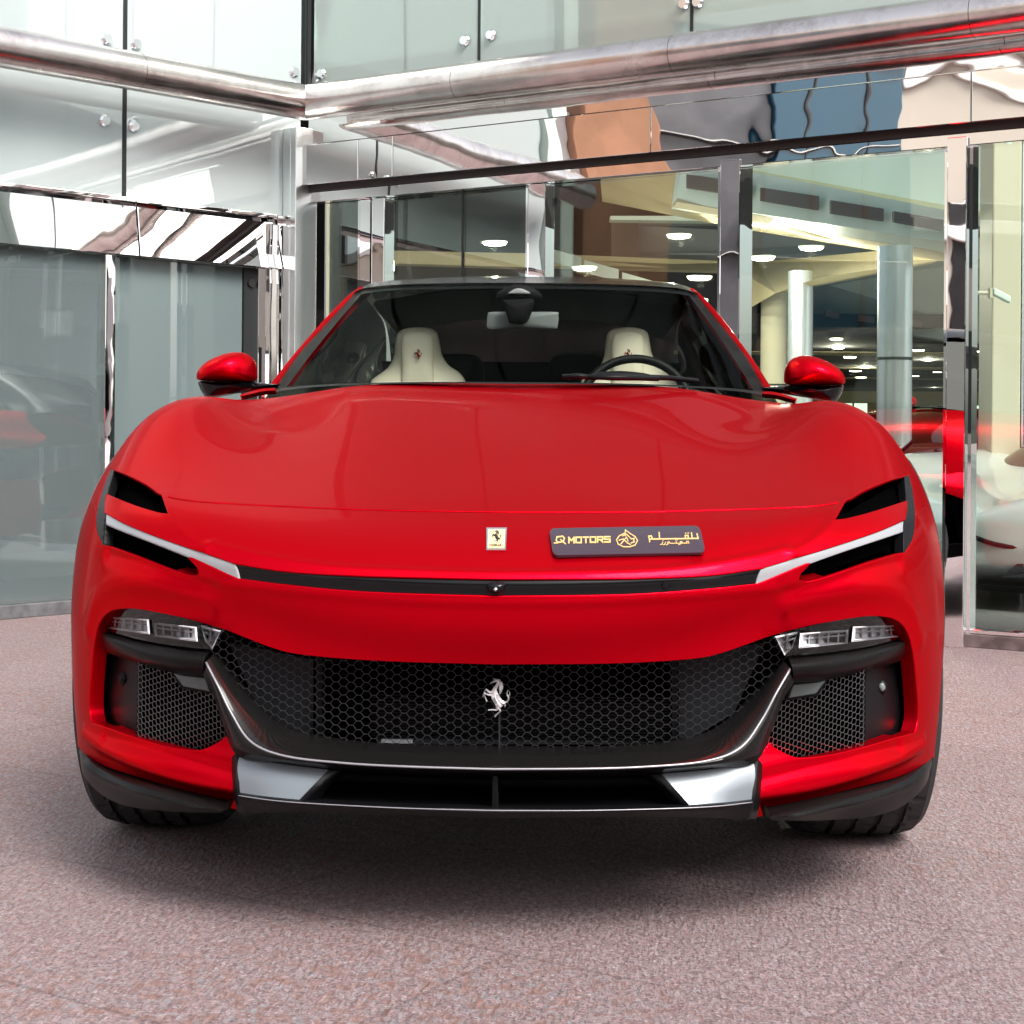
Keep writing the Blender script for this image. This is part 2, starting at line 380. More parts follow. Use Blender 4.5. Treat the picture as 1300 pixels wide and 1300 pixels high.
REG['gap1'] = uvpoly(strip(L_SHUT, 2.2)); REG['gap2'] = uvpoly(strip(L_SIDE, 2.2))
lowl = uvline(P_LOW); REG['low'] = np.vstack([lowl, [[NU, lowl[-1][1]]], [[NU, -1]], [[lowl[0][0], -1]]])
hl = uvline(P_HOOD); hl[:, 0] = np.maximum(hl[:, 0], 0); REG['hood'] = np.vstack([[[0, NV]], hl, [[NU, hl[-1][1]]], [[NU, NV]]])
brow_uv = uvpoly([(1149,637),(1111,650),(1085,657),(1058,663),(1058,663),(1046,677),(1040,700),(1040,700),(1111,677.5),(1146,662),(1149,660),(1149,637)])
# ridges and hollows that give the panels their light lines (traced on the photograph, pushed along the skin's own normal)
def dline(pts): u = uvline(pts, step=14); return S0(np.maximum(u[:, 0], 0), u[:, 1])
D_ = [(dline([(1000,768),(1040,757),(1090,750),(1130,752),(1155,770),(1168,810)]), .006, .022),
      (dline([(965,1008),(1020,1000),(1080,984),(1140,962),(1170,945)]), .010, .016),
      (dline([(1000,750),(1040,742),(1090,725),(1140,712)]), -.007, .018),
      (dline([(962,990),(1010,978),(1080,962),(1140,948)]), -.006, .014),
      (dline([(1072,634),(1062,655),(1050,672),(1030,690),(1005,704)]), .003, .010),
      (dline([(630,729),(740,728),(850,724),(950,710),(1000,698)]), .004, .012),
      (dline([(630,764),(740,763),(850,757),(950,749),(1010,742)]), .004, .012)]
DISP += D_
gv = np.linspace(0, NV - 1, (NV - 1) * 15 + 1); gu = np.linspace(0, NU - 1, (NU - 1) * 15 + 1)
A, B = np.meshgrid(gu, gv); pts = np.stack([A.ravel(), B.ravel()], 1)
cons_pts, edges = [], []
def addline(q, closed):
    q = q.copy(); q[:, 0] = np.clip(q[:, 0], 0, NU - 1); q[:, 1] = np.clip(q[:, 1], 0, NV - 1)
    k = len(cons_pts); cons_pts.extend(q.tolist()); n = len(q)
    for i in range(n - 1 + closed): edges.append((k + i, k + (i + 1) % n))
for k in REG: addline(REG[k], True)
kd = __import__('mathutils').kdtree.KDTree(len(cons_pts))
for i, c in enumerate(cons_pts): kd.insert((c[0], c[1], 0), i)
kd.balance()
keep = [i for i, p in enumerate(pts) if kd.find((p[0], p[1], 0))[2] > .022 or p[0] in (0, NU - 1) or p[1] in (0, NV - 1)]
allp = [Vector(c) for c in cons_pts] + [Vector(pts[i]) for i in keep]
r_ = delaunay_2d_cdt(allp, edges, [], 0, 1e-5)
CV = np.array([tuple(v) for v in r_[0]]); CF = np.array([tuple(f) for f in r_[2]])
CV[CV[:, 0] < 1e-4, 0] = 0
cen = CV[CF].mean(1)
IN = {k: pip(cen, q) for k, q in REG.items()}
lab = np.full(len(CF), 0)        # 0 bumper 1 bonnet
lab[IN['hood']] = 1
for k, v in (('gap1', -1), ('gap2', -1)): lab[IN[k]] = v
for k, v in (('slot', 2), ('upv', 3), ('lowv', 4), ('drl', 5), ('blade', 7), ('grille', -2), ('low', -3)): lab[IN[k]] = v
lab[(cen[:, 1] < .8) & (cen[:, 0] < 3.02)] = -3
lab[cen[:, 1] > 13.15] = -2
PX = Sx(CV[:, 0], CV[:, 1]); PX[CV[:, 0] == 0, 0] = 0
PN = nrm(Sx if DISP else S0, CV[:, 0], CV[:, 1])
if PN[np.argmax(CV[:, 1] * 0 + (np.abs(CV - [3, 9]).sum(1) < .2)), 2] < 0: PN = -PN
def panel(name, which, mat, parent, depth=.03, off=0., round_=.0022, mirror_mesh=True, flange=True):
    """a panel of the skin, both halves, pushed in by off, with a rounded returned edge of the given depth"""
    sel = np.isin(lab, which); Fs = CF[sel]; used = np.unique(Fs); mp_ = {int(a): i for i, a in enumerate(used)}
    P = PX[used] - PN[used] * off; N = PN[used].copy()
    fs = []
    for f in Fs:
        a, b, c = (mp_[int(k)] for k in f); nn = np.cross(P[b] - P[a], P[c] - P[a])
        if np.linalg.norm(nn) < 1e-12: continue
        fs.append((a, b, c) if nn @ N[a] > 0 else (a, c, b))
    cnt = {}
    for f in fs:
        for a, b in ((f[0], f[1]), (f[1], f[2]), (f[2], f[0])): cnt[(a, b)] = 1
    bnd = [(a, b) for a, b in cnt if (b, a) not in cnt and not (P[a][0] < 1e-5 and P[b][0] < 1e-5)]
    V = P.tolist(); NN = N.tolist(); fl = []
    if flange:
        out = {}
        for a, b in bnd:
            t = P[b] - P[a]; t /= np.linalg.norm(t) + 1e-12; o = np.cross(t, N[a])
            for k in (a, b): out.setdefault(k, []).append(o)
        ring = {}
        for k, o in out.items():
            o = np.sum(o, 0); o -= (o @ N[k]) * N[k]; o /= np.linalg.norm(o) + 1e-9
            if P[k][0] < 1e-5: o[0] = 0
            ids = [k]
            for dn, do, wn_ in ((.35, .75, (.7, .7)), (1, 1, (0, 1)), ((depth(CV[used[k]]) if callable(depth) else depth) / round_, 1, (0, 1))):
                V.append((P[k] - N[k] * round_ * dn + o * round_ * do).tolist()); q = N[k] * wn_[0] + o * wn_[1]; NN.append((q / np.linalg.norm(q)).tolist()); ids.append(len(V) - 1)
            ring[k] = ids
        for a, b in bnd:
            for q in range(3): fl.append((ring[a][q], ring[a][q + 1], ring[b][q + 1], ring[b][q]))
    fs = [tuple(f) for f in fs] + fl
    if mirror_mesh:
        n = len(V); idx = {}
        V2 = list(V); N2 = list(NN)
        for i, v in enumerate(V):
            if v[0] < 1e-5: idx[i] = i
            else: idx[i] = len(V2); V2.append([-v[0], v[1], v[2]]); N2.append([-NN[i][0], NN[i][1], NN[i][2]])
        fs = fs + [tuple(idx[k] for k in f[::-1]) for f in fs]; V, NN = V2, N2
    return mesh(name, V, fs, mat, parent, True, NN)
bumper = panel('front_bumper', [0], 'paint', car, lambda q: .006 if q[1] > 5.3 else .03)
hood = panel('hood', [1], 'paint', car, .006)
panel('nose_strip', [2], 'gloss_black', car, .02, .006)
# dark inner shell behind every shut line and opening of the skin
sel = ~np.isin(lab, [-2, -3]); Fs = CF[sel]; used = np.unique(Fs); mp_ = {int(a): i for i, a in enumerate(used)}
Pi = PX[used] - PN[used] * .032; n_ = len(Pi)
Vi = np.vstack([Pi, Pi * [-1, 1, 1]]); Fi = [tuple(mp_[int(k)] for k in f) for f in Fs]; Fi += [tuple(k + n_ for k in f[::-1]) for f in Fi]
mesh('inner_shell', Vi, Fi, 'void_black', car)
for sgn in (1, -1):
    # each headlight: an air vent above, the daylight strip, the lamp recess below, the dark outer blade
    def half(name, which, mat, par, **k):
        o = panel(name, which, mat, par, mirror_mesh=False, **k)
        if sgn < 0:
            me = o.data; me.transform(Matrix.Diagonal((-1, 1, 1, 1))); me.flip_normals()
        return o
    hl_ = half('headlight', [4], 'void_black', car, off=.03, depth=-.027, round_=.0006)
    half('air_vent', [3], 'void_black', hl_, off=.03, depth=-.027, round_=.0006)
    half('light_strip', [5], 'lamp_white', hl_, off=.003, depth=.02)
    half('outer_blade', [7], 'satin_black', hl_, off=.001, depth=.02)
def mir(rows): return rows
# ------------------------------------------------------------------ carbon frame round the grille: one bar, mirrored about the centre
def both_sides(rows, nu, nv, name, mat, parent, back=(0, .03, 0), sharp=40):
    """rows traced from the centre line outwards -> full-width grid"""
    G = loft(rows, nu, nv); G[:, 0, 0] = 0
    Gm = G[:, ::-1].copy(); Gm[..., 0] *= -1
    return grid_mesh(name, np.concatenate([Gm[:, :-1], G], 1), mat, parent, True, back, sharp)
surround = both_sides([
 [(630,953,.095),(740,954,.098),(820,950,.105),(885,940,.115),(917,926,.125),(949,897,.135),(972,868,.15),(994,836,.17)],
 [(630,958,.055),(740,959,.058),(820,956,.068),(885,946,.08),(919,931,.09),(952,902,.105),(975,872,.12),(996,840,.145)],
 [(630,972,.0),(740,971.5,.005),(820,969,.02),(890,961,.04),(930,944,.06),(960,912,.085),(982,876,.105),(1001,846,.13)],
 [(630,977,-.012),(740,976.5,-.007),(820,974,.008),(895,967,.03),(940,950,.052),(968,915,.08),(987,880,.1),(1004,850,.125)],
 [(630,980,-.010),(740,980,-.004),(820,977.5,.012),(900,971,.034),(950,957,.058),(975,920,.085),(990,884,.105),(1005,855,.128)],
 [(630,986,.03),(740,986,.034),(820,983.5,.045),(900,976,.065),(958,968,.085),(979,930,.11),(994,890,.13),(1008,866,.15)]], 90, 24, 'grille_surround', 'carbon', car, (0, .05, 0))
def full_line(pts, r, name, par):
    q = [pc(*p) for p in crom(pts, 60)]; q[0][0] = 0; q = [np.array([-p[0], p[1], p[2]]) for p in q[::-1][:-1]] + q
    return MB().tube(q, r, 8).build(name, 'highlight_satin', par, True)
full_line([(630,976.5,-.012),(740,976,-.007),(820,973.5,.008),(895,966.5,.03),(940,949.5,.052),(967,914,.08),(986,879,.1),(1003.5,849,.125)], .0021, 'ridge_highlight', surround)  # bright tube added as the highlight along the carbon ridge
# ------------------------------------------------------------------ hexagonal wire mesh (real wires) over a curved sheet
def Yg(x): return .135 + .10 * x * x
def poly_px(pts): return np.array(pline(pts, 6, True))
def wires(name, poly, mat, px_, pz_, yfun, r, par, bar=.35, skew=0):
    """honeycomb of thin square wires: columns px_ apart, rows pz_ apart, clipped by a pixel outline"""
    mb = MB(); bx0, bx1 = poly[:, 0].min(), poly[:, 0].max(); by0, by1 = poly[:, 1].min(), poly[:, 1].max()
    a = pc(bx0, by1, yfun(0)); b_ = pc(bx1, by0, yfun(0)); segs = []
    i0, i1 = int(a[0] / px_) - 3, int(b_[0] / px_) + 3; k0, k1 = int(a[2] / pz_) - 3, int(b_[2] / pz_) + 3; ks = int(abs(skew) * max(abs(a[0]), abs(b_[0])) / pz_) + 2; k0 -= ks; k1 += ks
    for i in range(i0, i1):
        for k in range(k0, k1):
            cx = i * px_; cz = (k + (.5 if i % 2 else 0)) * pz_ + skew * cx; h = px_ * bar
            segs.append(((cx - h, cz), (cx + h, cz)))
            for dz in (.5, -.5): segs.append(((cx + h, cz), (cx + px_ - h, cz + dz * pz_ + skew * px_)))
    P = []
    for s in segs: P.append([(s[0][0] + s[1][0]) / 2, 0, (s[0][1] + s[1][1]) / 2])
    P = np.array(P); P[:, 1] = [yfun(x) for x in P[:, 0]]
    w = (C2W @ P.T).T + CO - CAM; d = w[:, 1]; X = w @ RV; Z = w @ UV
    q = np.stack([650 + F * X / d, HORIZON - F * Z / d], 1); ok = pip(q, poly)
    for s, o in zip(segs, ok):
        if not o: continue
        (x0, z0), (x1, z1) = s; y0, y1 = yfun(x0), yfun(x1); t = np.array([x1 - x0, z1 - z0]); t = t / np.linalg.norm(t) * r * .6; nx, nz = -t[1] / .6, t[0] / .6
        x0 -= t[0]; z0 -= t[1]; x1 += t[0]; z1 += t[1]; dp = .004
        V = [(x0 + nx, y0, z0 + nz), (x1 + nx, y1, z1 + nz), (x1 - nx, y1, z1 - nz), (x0 - nx, y0, z0 - nz)]
        V += [(v[0], v[1] + dp, v[2]) for v in V]
        mb.add(V, [(0, 3, 2, 1), (0, 1, 5, 4), (2, 3, 7, 6)])
    return mb.build(name, mat, par)
R_ = lambda pts: [(1260 - x, y) for x, y in pts]
half_g = [(630,838),(740,838),(820,836),(885,830),(949,811),(982,802),(1000,832),(975,872),(951,903),(919,932),(885,946),(820,956),(740,959),(630,960)]
full_g = np.array(half_g + [(1260 - x, y) for x, y in half_g[::-1]], float)
wires('grille_mesh', full_g, 'wire', .0143, .0160, Yg, .00045, car, .27)
# what sits behind the wires: a dark box with radiator, dividers, a bright strip and sensors
def quadbox(name, pts, Y, th, mat, par, bev=0):
    P = [pc(x, y, Y) for x, y in pts]; o = MB().prism(P, [p + np.array([0, th, 0]) for p in P]).build(name, mat, par)
    return bevel(o, bev) if bev else o
mb = MB(); nb = 24
for i in range(nb):
    x0, x1 = (-.66 + 1.32 * k / nb for k in (i, i + 1)); y0, y1 = (.26 + .32 * x * x for x in (x0, x1))
    mb.add([(x0, y0, .22), (x1, y1, .22), (x1, y1, .56), (x0, y0, .56)], [(0, 1, 2, 3)])
mb.build('intake_back', 'void_black', car)
quadbox('radiator', [(478,893),(860,893),(860,945),(478,945)], .215, .03, 'radiator', car)
for a, b in ((401, 409), (853, 860)): quadbox('duct_divider', [(a,835),(b,835),(b,952),(a,952)], .19, .04, 'satin_black', car)
quadbox('duct_panel', [(290,815),(398,838),(398,948),(330,905)], .225, .01, 'radiator', car); quadbox('duct_panel', [(862,838),(972,815),(932,905),(862,948)], .225, .01, 'radiator', car)
quadbox('mount_strip', [(484,939),(524,939),(524,944),(484,944)], .19, .01, 'lamp_white', car)
quadbox('tow_cover_line', [(633,905),(635,905),(635,958),(633,958)], .12, .006, 'radiator', car)
mb = MB()
for k in range(15):
    z = .345 + k * .0055; mb.box((-.24, .205, z), (.33, .213, z + .002))
mb.build('radiator_fins', 'satin_black', car)
# ------------------------------------------------------------------ prancing horse marks
def ribbon_set(name, strokes, to3, th, mat, par, seg=8):
    """strokes: lists of (x, y, halfwidth) in mark units -> raised solid strokes"""
    mb = MB()
    for s in strokes:
        Q = crom([(a, b, c) for a, b, c in s], max(2, len(s) * 4)); L, Rr = [], []
        for i, q in enumerate(Q):
            t = Q[min(i + 1, len(Q) - 1)][:2] - Q[max(i - 1, 0)][:2]; t = t / (np.linalg.norm(t) + 1e-9); nn = np.array([-t[1], t[0]]) * abs(q[2])
            L.append(q[:2] + nn); Rr.append(q[:2] - nn)
        V = []
        for a, b, q in zip(L, Rr, Q):
            V += [to3(*a, 0), to3(*((a + b) / 2), th), to3(*b, 0)]
        Fc = []
        for i in range(len(Q) - 1):
            k = i * 3; Fc += [(k, k + 3, k + 4, k + 1), (k + 1, k + 4, k + 5, k + 2)]
        Fc += [(0, 1, 2), (len(V) - 3, len(V) - 1, len(V) - 2)]
        mb.add(V, Fc)
    o = mb.build(name, mat, par, True); return smooth_angle(o, 60)
HORSE = [   # traced from the enlarged photograph, 1114 x 1300 field
 [(405,330,12),(470,300,26),(540,270,38),(620,290,40),(650,290,10)],                       # head
 [(470,235,6),(540,245,16),(650,270,12)],                                                  # forelock, ear
 [(600,290,40),(560,380,34),(510,470,50),(500,560,80),(520,660,85),(570,760,80),(620,830,80),(640,880,45)],   # neck, chest, belly
 [(640,300,40),(655,400,50),(650,480,42),(632,575,14)],                                    # mane
 [(560,580,36),(600,680,46),(650,750,50),(700,790,60),(740,800,40)],                       # back, rump
 [(500,520,34),(400,545,32),(330,490,22),(305,475,18),(270,545,18),(235,640,16)],          # raised foreleg
 [(470,600,34),(380,600,28),(270,570,20),(290,650,14),(325,745,18)],                       # second foreleg
 [(600,830,55),(570,890,36),(560,945,22),(450,945,15),(365,950,17)],                       # hind leg
 [(640,840,60),(600,910,32),(635,970,22),(560,1050,18),(515,1105,20)],                     # standing leg
 [(740,790,26),(800,750,22),(830,690,20),(810,620,24),(790,560,18),(822,490,10)],          # tail
 [(825,640,18),(860,580,12),(850,520,6)],
 [(750,800,20),(745,880,12)]]
def horse(name, cxp, cyp, Y, s, th, mat, par, flat=None):
    """s = photo pixels per mark unit"""
    def to3(a, b, t): return pc(cxp + (a - 545) * s, cyp + (b - 670) * s, Y) + np.array([0, -t, 0])
    return ribbon_set(name, HORSE, flat or to3, th, mat, par)
horse('horse_emblem', 630, 886, .10, 1 / 18.2, .006, 'horse_metal', car)
# ------------------------------------------------------------------ things on the skin: badge, camera, sensors, dealer plate
def skin(px, py, lift=0.0):
    uv = px2uv(px, py); u, v = abs(uv[0]), uv[1]; p = Sx(np.array([u]), np.array([v]))[0]; n = nrm(Sx, np.array([u]), np.array([v]))[0]
    if n[1] > 0: n = -n
    if uv[0] < 0: p[0] *= -1; n[0] *= -1
    return p + n * lift, n
def skin_sheet(name, pts, lift, th, mat, par, nx=14, ny=6):
    """a thin sheet following the skin; pts = 4 corners (tl,tr,br,bl) in pixels; round corners by clipping a grid"""
    (ax, ay), (bx, by), (cx2, cy2), (dx, dy) = pts; G = np.zeros((ny, nx, 3)); Nn = np.zeros((ny, nx, 3))
    for i in range(ny):
        for j in range(nx):
            s, t = j / (nx - 1), i / (ny - 1)
            x = (ax * (1 - s) + bx * s) * (1 - t) + (dx * (1 - s) + cx2 * s) * t; y = (ay * (1 - s) + by * s) * (1 - t) + (dy * (1 - s) + cy2 * s) * t
            G[i, j], Nn[i, j] = skin(x, y, lift)
    Bt = G - Nn * th; V = G.reshape(-1, 3).tolist() + Bt.reshape(-1, 3).tolist(); Fc = [(i * nx + j, (i + 1) * nx + j, (i + 1) * nx + j + 1, i * nx + j + 1) for i in range(ny - 1) for j in range(nx - 1)]
    ring = [(0, j) for j in range(nx)] + [(i, nx - 1) for i in range(1, ny)] + [(ny - 1, j) for j in range(nx - 2, -1, -1)] + [(i, 0) for i in range(ny - 2, 0, -1)]
    k = nx * ny
    for a in range(len(ring)):
        b = (a + 1) % len(ring); ia = ring[a][0] * nx + ring[a][1]; ib = ring[b][0] * nx + ring[b][1]; Fc.append((ia, ib, ib + k, ia + k))
    return mesh(name, V, Fc, mat, par)
bo = skin_sheet('nose_badge', [(617.5,671.5),(643.5,671.5),(642,700),(617.5,700)], .003, .004, 'chrome', car, 4, 4)
bf = skin_sheet('badge_face', [(619.5,674),(641.5,674),(640.2,698),(619.3,698)], .0038, .002, 'badge_cream', bo, 4, 4)
def on_skin(px, py, t): return skin(px, py, t)[0]
horse('badge_horse', 0, 0, 0, 1, .0004, 'ink', bo, flat=lambda a, b, t: on_skin(630.5 + (a - 545) * .0185, 684 + (b - 670) * .0185, .0044 + t))
def text_strokes():
    pass
FONT5 = {  # 5-wide stroke letters, drawn as polylines in a 4 x 6 box
 'Q': [[(0,0),(4,0),(4,6),(0,6),(0,0)],[(2.6,4),(4.6,7)]], 'M': [[(0,6),(0,0),(2,3.6),(4,0),(4,6)]], 'O': [[(0,0),(4,0),(4,6),(0,6),(0,0)]],
 'T': [[(0,0),(4,0)],[(2,0),(2,6)]], 'R': [[(0,6),(0,0),(4,0),(4,3.2),(0,3.2)],[(2,3.2),(4,6)]], 'S': [[(4,0),(0,0),(0,3),(4,3),(4,6),(0,6)]],
 'F': [[(4,0),(0,0),(0,6)],[(0,3),(3,3)]], 'E': [[(4,0),(0,0),(0,6),(4,6)],[(0,3),(3,3)]], 'A': [[(0,6),(2,0),(4,6)],[(1,4),(3,4)]], 'I': [[(2,0),(2,6)]]}
def stroke_solid(mb, pts, w, to3, th):
    for a, b in zip(pts, pts[1:]):
        a = np.array(a, float); b = np.array(b, float); t = (b - a) / (np.linalg.norm(b - a) + 1e-9); nn = np.array([-t[1], t[0]]) * w / 2; a = a - t * w / 2; b = b + t * w / 2
        q = [a + nn, b + nn, b - nn, a - nn]; mb.add([to3(*p, th) for p in q] + [to3(*p, 0) for p in q], [(0, 1, 2, 3), (0, 4, 5, 1), (1, 5, 6, 2), (2, 6, 7, 3), (3, 7, 4, 0)])
def lettering(mb, s, x0, y0, h, wl, gap, w, to3, th, slope=0.0):
    x = x0
    for ch in s:
        for st in FONT5[ch]: stroke_solid(mb, [(x + a * wl / 4, y0 + b * h / 6 + slope * (x - x0)) for a, b in st], w, to3, th)
        x += wl + gap
sk = lambda lift: (lambda x, y, t: on_skin(x, y, lift + t))
mb = MB(); lettering(mb, 'FERRARI', 621.6, 693.3, 2.6, 1.7, .85, .45, sk(.0041), .0003); mb.build('badge_lettering', 'ink', bo)
plate = empty('dealer_plate', C2W @ pc(795, 690, .12) + CO, 'dark plum dealer plate with gold Q MOTORS and Arabic lettering on the car nose', 'plate')
PL = [(697,676),(888,672.5),(895,706),(702,710)]
def corner_clip_sheet():
    (ax, ay), (bx, by), (cx2, cy2), (dx, dy) = PL; P = []
    def bil(s, t): return ((ax*(1-s)+bx*s)*(1-t)+(dx*(1-s)+cx2*s)*t, (ay*(1-s)+by*s)*(1-t)+(dy*(1-s)+cy2*s)*t)
    rs, rt = .035, .2; out = []
    for cs, ct, a0 in ((1-rs, rt, -90), (1-rs, 1-rt, 0), (rs, 1-rt, 90), (rs, rt, 180)):
        for k in range(6):
            a = R(a0 + 18 * k); out.append((cs + rs * math.cos(a), ct + rt * math.sin(a)))
    return out, bil
uvp, bil = corner_clip_sheet()
# triangulated rounded plate that follows the nose, 3.5 mm thick
gp = [(s, t) for s in np.linspace(.04, .96, 24) for t in np.linspace(.12, .88, 6)]
dd = delaunay_2d_cdt([Vector(p) for p in uvp + gp], [(i, (i + 1) % len(uvp)) for i in range(len(uvp))], [], 1, 1e-5)
VS = [tuple(v) for v in dd[0]]; top = [on_skin(*bil(*p), .0085) for p in VS]; bot = [on_skin(*bil(*p), .003) for p in VS]; k = len(VS)
Fc = [tuple(f) for f in dd[2]] + [tuple(q + k for q in f[::-1]) for f in dd[2]] + [(i, (i + 1) % len(uvp), (i + 1) % len(uvp) + k, i + k) for i in range(len(uvp))]
def to_world(o, root):           # geometry made in car space, hung under a top-level thing
    root.rotation_euler = (0, 0, YAW); bpy.context.view_layer.update()
    o.data.transform(Matrix.Translation(-(Vector(C2W.T @ (np.array(root.location) - CO))))); o.parent = root; return o
to_world(mesh('plate_board', top + bot, Fc, 'plate_plum'), plate)
mb = MB(); T3 = sk(.0088)
stroke_solid(mb, [(707,687.5),(714,686.6),(716.3,689),(715,693.5),(707.5,694.3),(706,691.5),(707,687.5)], 1.6, T3, .0008)
stroke_solid(mb, [(711.5,690.8),(717.5,696)], 1.4, T3, .0008); stroke_solid(mb, [(703.6,695.2),(708,695)], 1.4, T3, .0008)
lettering(mb, 'MOTORS', 722, 688.2, 6.6, 6.6, 2.5, 1.75, T3, .0008, -.022)
for st in ([(793.5,678.5),(793.6,686)], [(784,689),(786,686),(793,682.6)], [(794,679),(800,683.5),(806,687),(809,692),(806,697.5),(799,699.8),(791,699.8),(784.5,696.5),(782.3,691),(786,686)],
           [(786,691.5),(791,690),(796,695),(800,697)], [(788,696),(795,688),(797,692.5)], [(797,686),(801,690),(805,689)], [(801,695),(805,693.5),(804,690.5)], [(790,686),(795,684),(799,688)]):
    stroke_solid(mb, st, 1.15, T3, .0008)
# Arabic words: the long joined line with its tall strokes and dots, and the smaller word beneath
for st in ([(884.5,683.5),(885.6,689)], [(877.5,682.3),(878.3,689)], [(886,689.2),(824,690.2)], [(870,689.2),(869.5,685.6),(873,685.4),(873.4,689)], [(836.5,682),(837,690)], [(824,690.2),(823.2,686.6),(826.5,686.2),(828,690)], [(824,690),(824.3,693.4)]):
    stroke_solid(mb, st, 1.5, T3, .0008)
for st in ([(869.6,682.8),(870.4,682.8)], [(873,682.6),(873.8,682.6)]): stroke_solid(mb, st, 1.1, T3, .0008)
for st in ([(874,695),(850,695.4)], [(874,695),(873.6,692.8),(871,692.9),(870.8,695)], [(866,695.1),(865,693),(863,693.4),(864,695.6),(861,697)], [(858,692.6),(858,695.3)], [(850,695.4),(849,693.5),(847,694),(848,696),(845.5,697.2)], [(844.5,694),(843.6,696.6),(841.5,697.2)], [(841,693.8),(840.2,696.4),(838,697)]):
    stroke_solid(mb, st, .85, T3, .0008)
for st in ([(857,691.2),(857.6,691.2)], [(859.4,691.1),(860,691.1)], [(841,692),(841.5,692)]): stroke_solid(mb, st, .8, T3, .0008)
to_world(mb.build('lettering', 'gold'), plate)
def disc(name, px, py, rpx, lift, th, mat, par, seg=20):
    P = [on_skin(px + rpx * math.cos(2 * math.pi * k / seg), py + rpx * math.sin(2 * math.pi * k / seg), lift) for k in range(seg)]
    c, nn = skin(px, py, lift); return MB().prism([p + nn * th for p in P], P).build(name, mat, par)
for x in (416, 846):
    s_ = disc('parking_sensor', x, 743.5 if x > 600 else 741, 5.6, -.0058, .0012, 'satin_black', car); disc('sensor_face', x, 743.5 if x > 600 else 741, 4.4, -.0045, .0008, 'gloss_black', s_)
cm = inflate('nose_camera', [(618,742),(624,739),(636,739),(642,742),(640,750),(634,754),(626,754),(620,750)], (630,746), -.004, .012, 'gloss_black', car, 24, 5, .01)
inflate('camera_lens', [(626,748),(629,745.5),(632,748),(629,751)], (629,748.3), -.0155, .003, 'chrome', cm, 16, 4, .002)
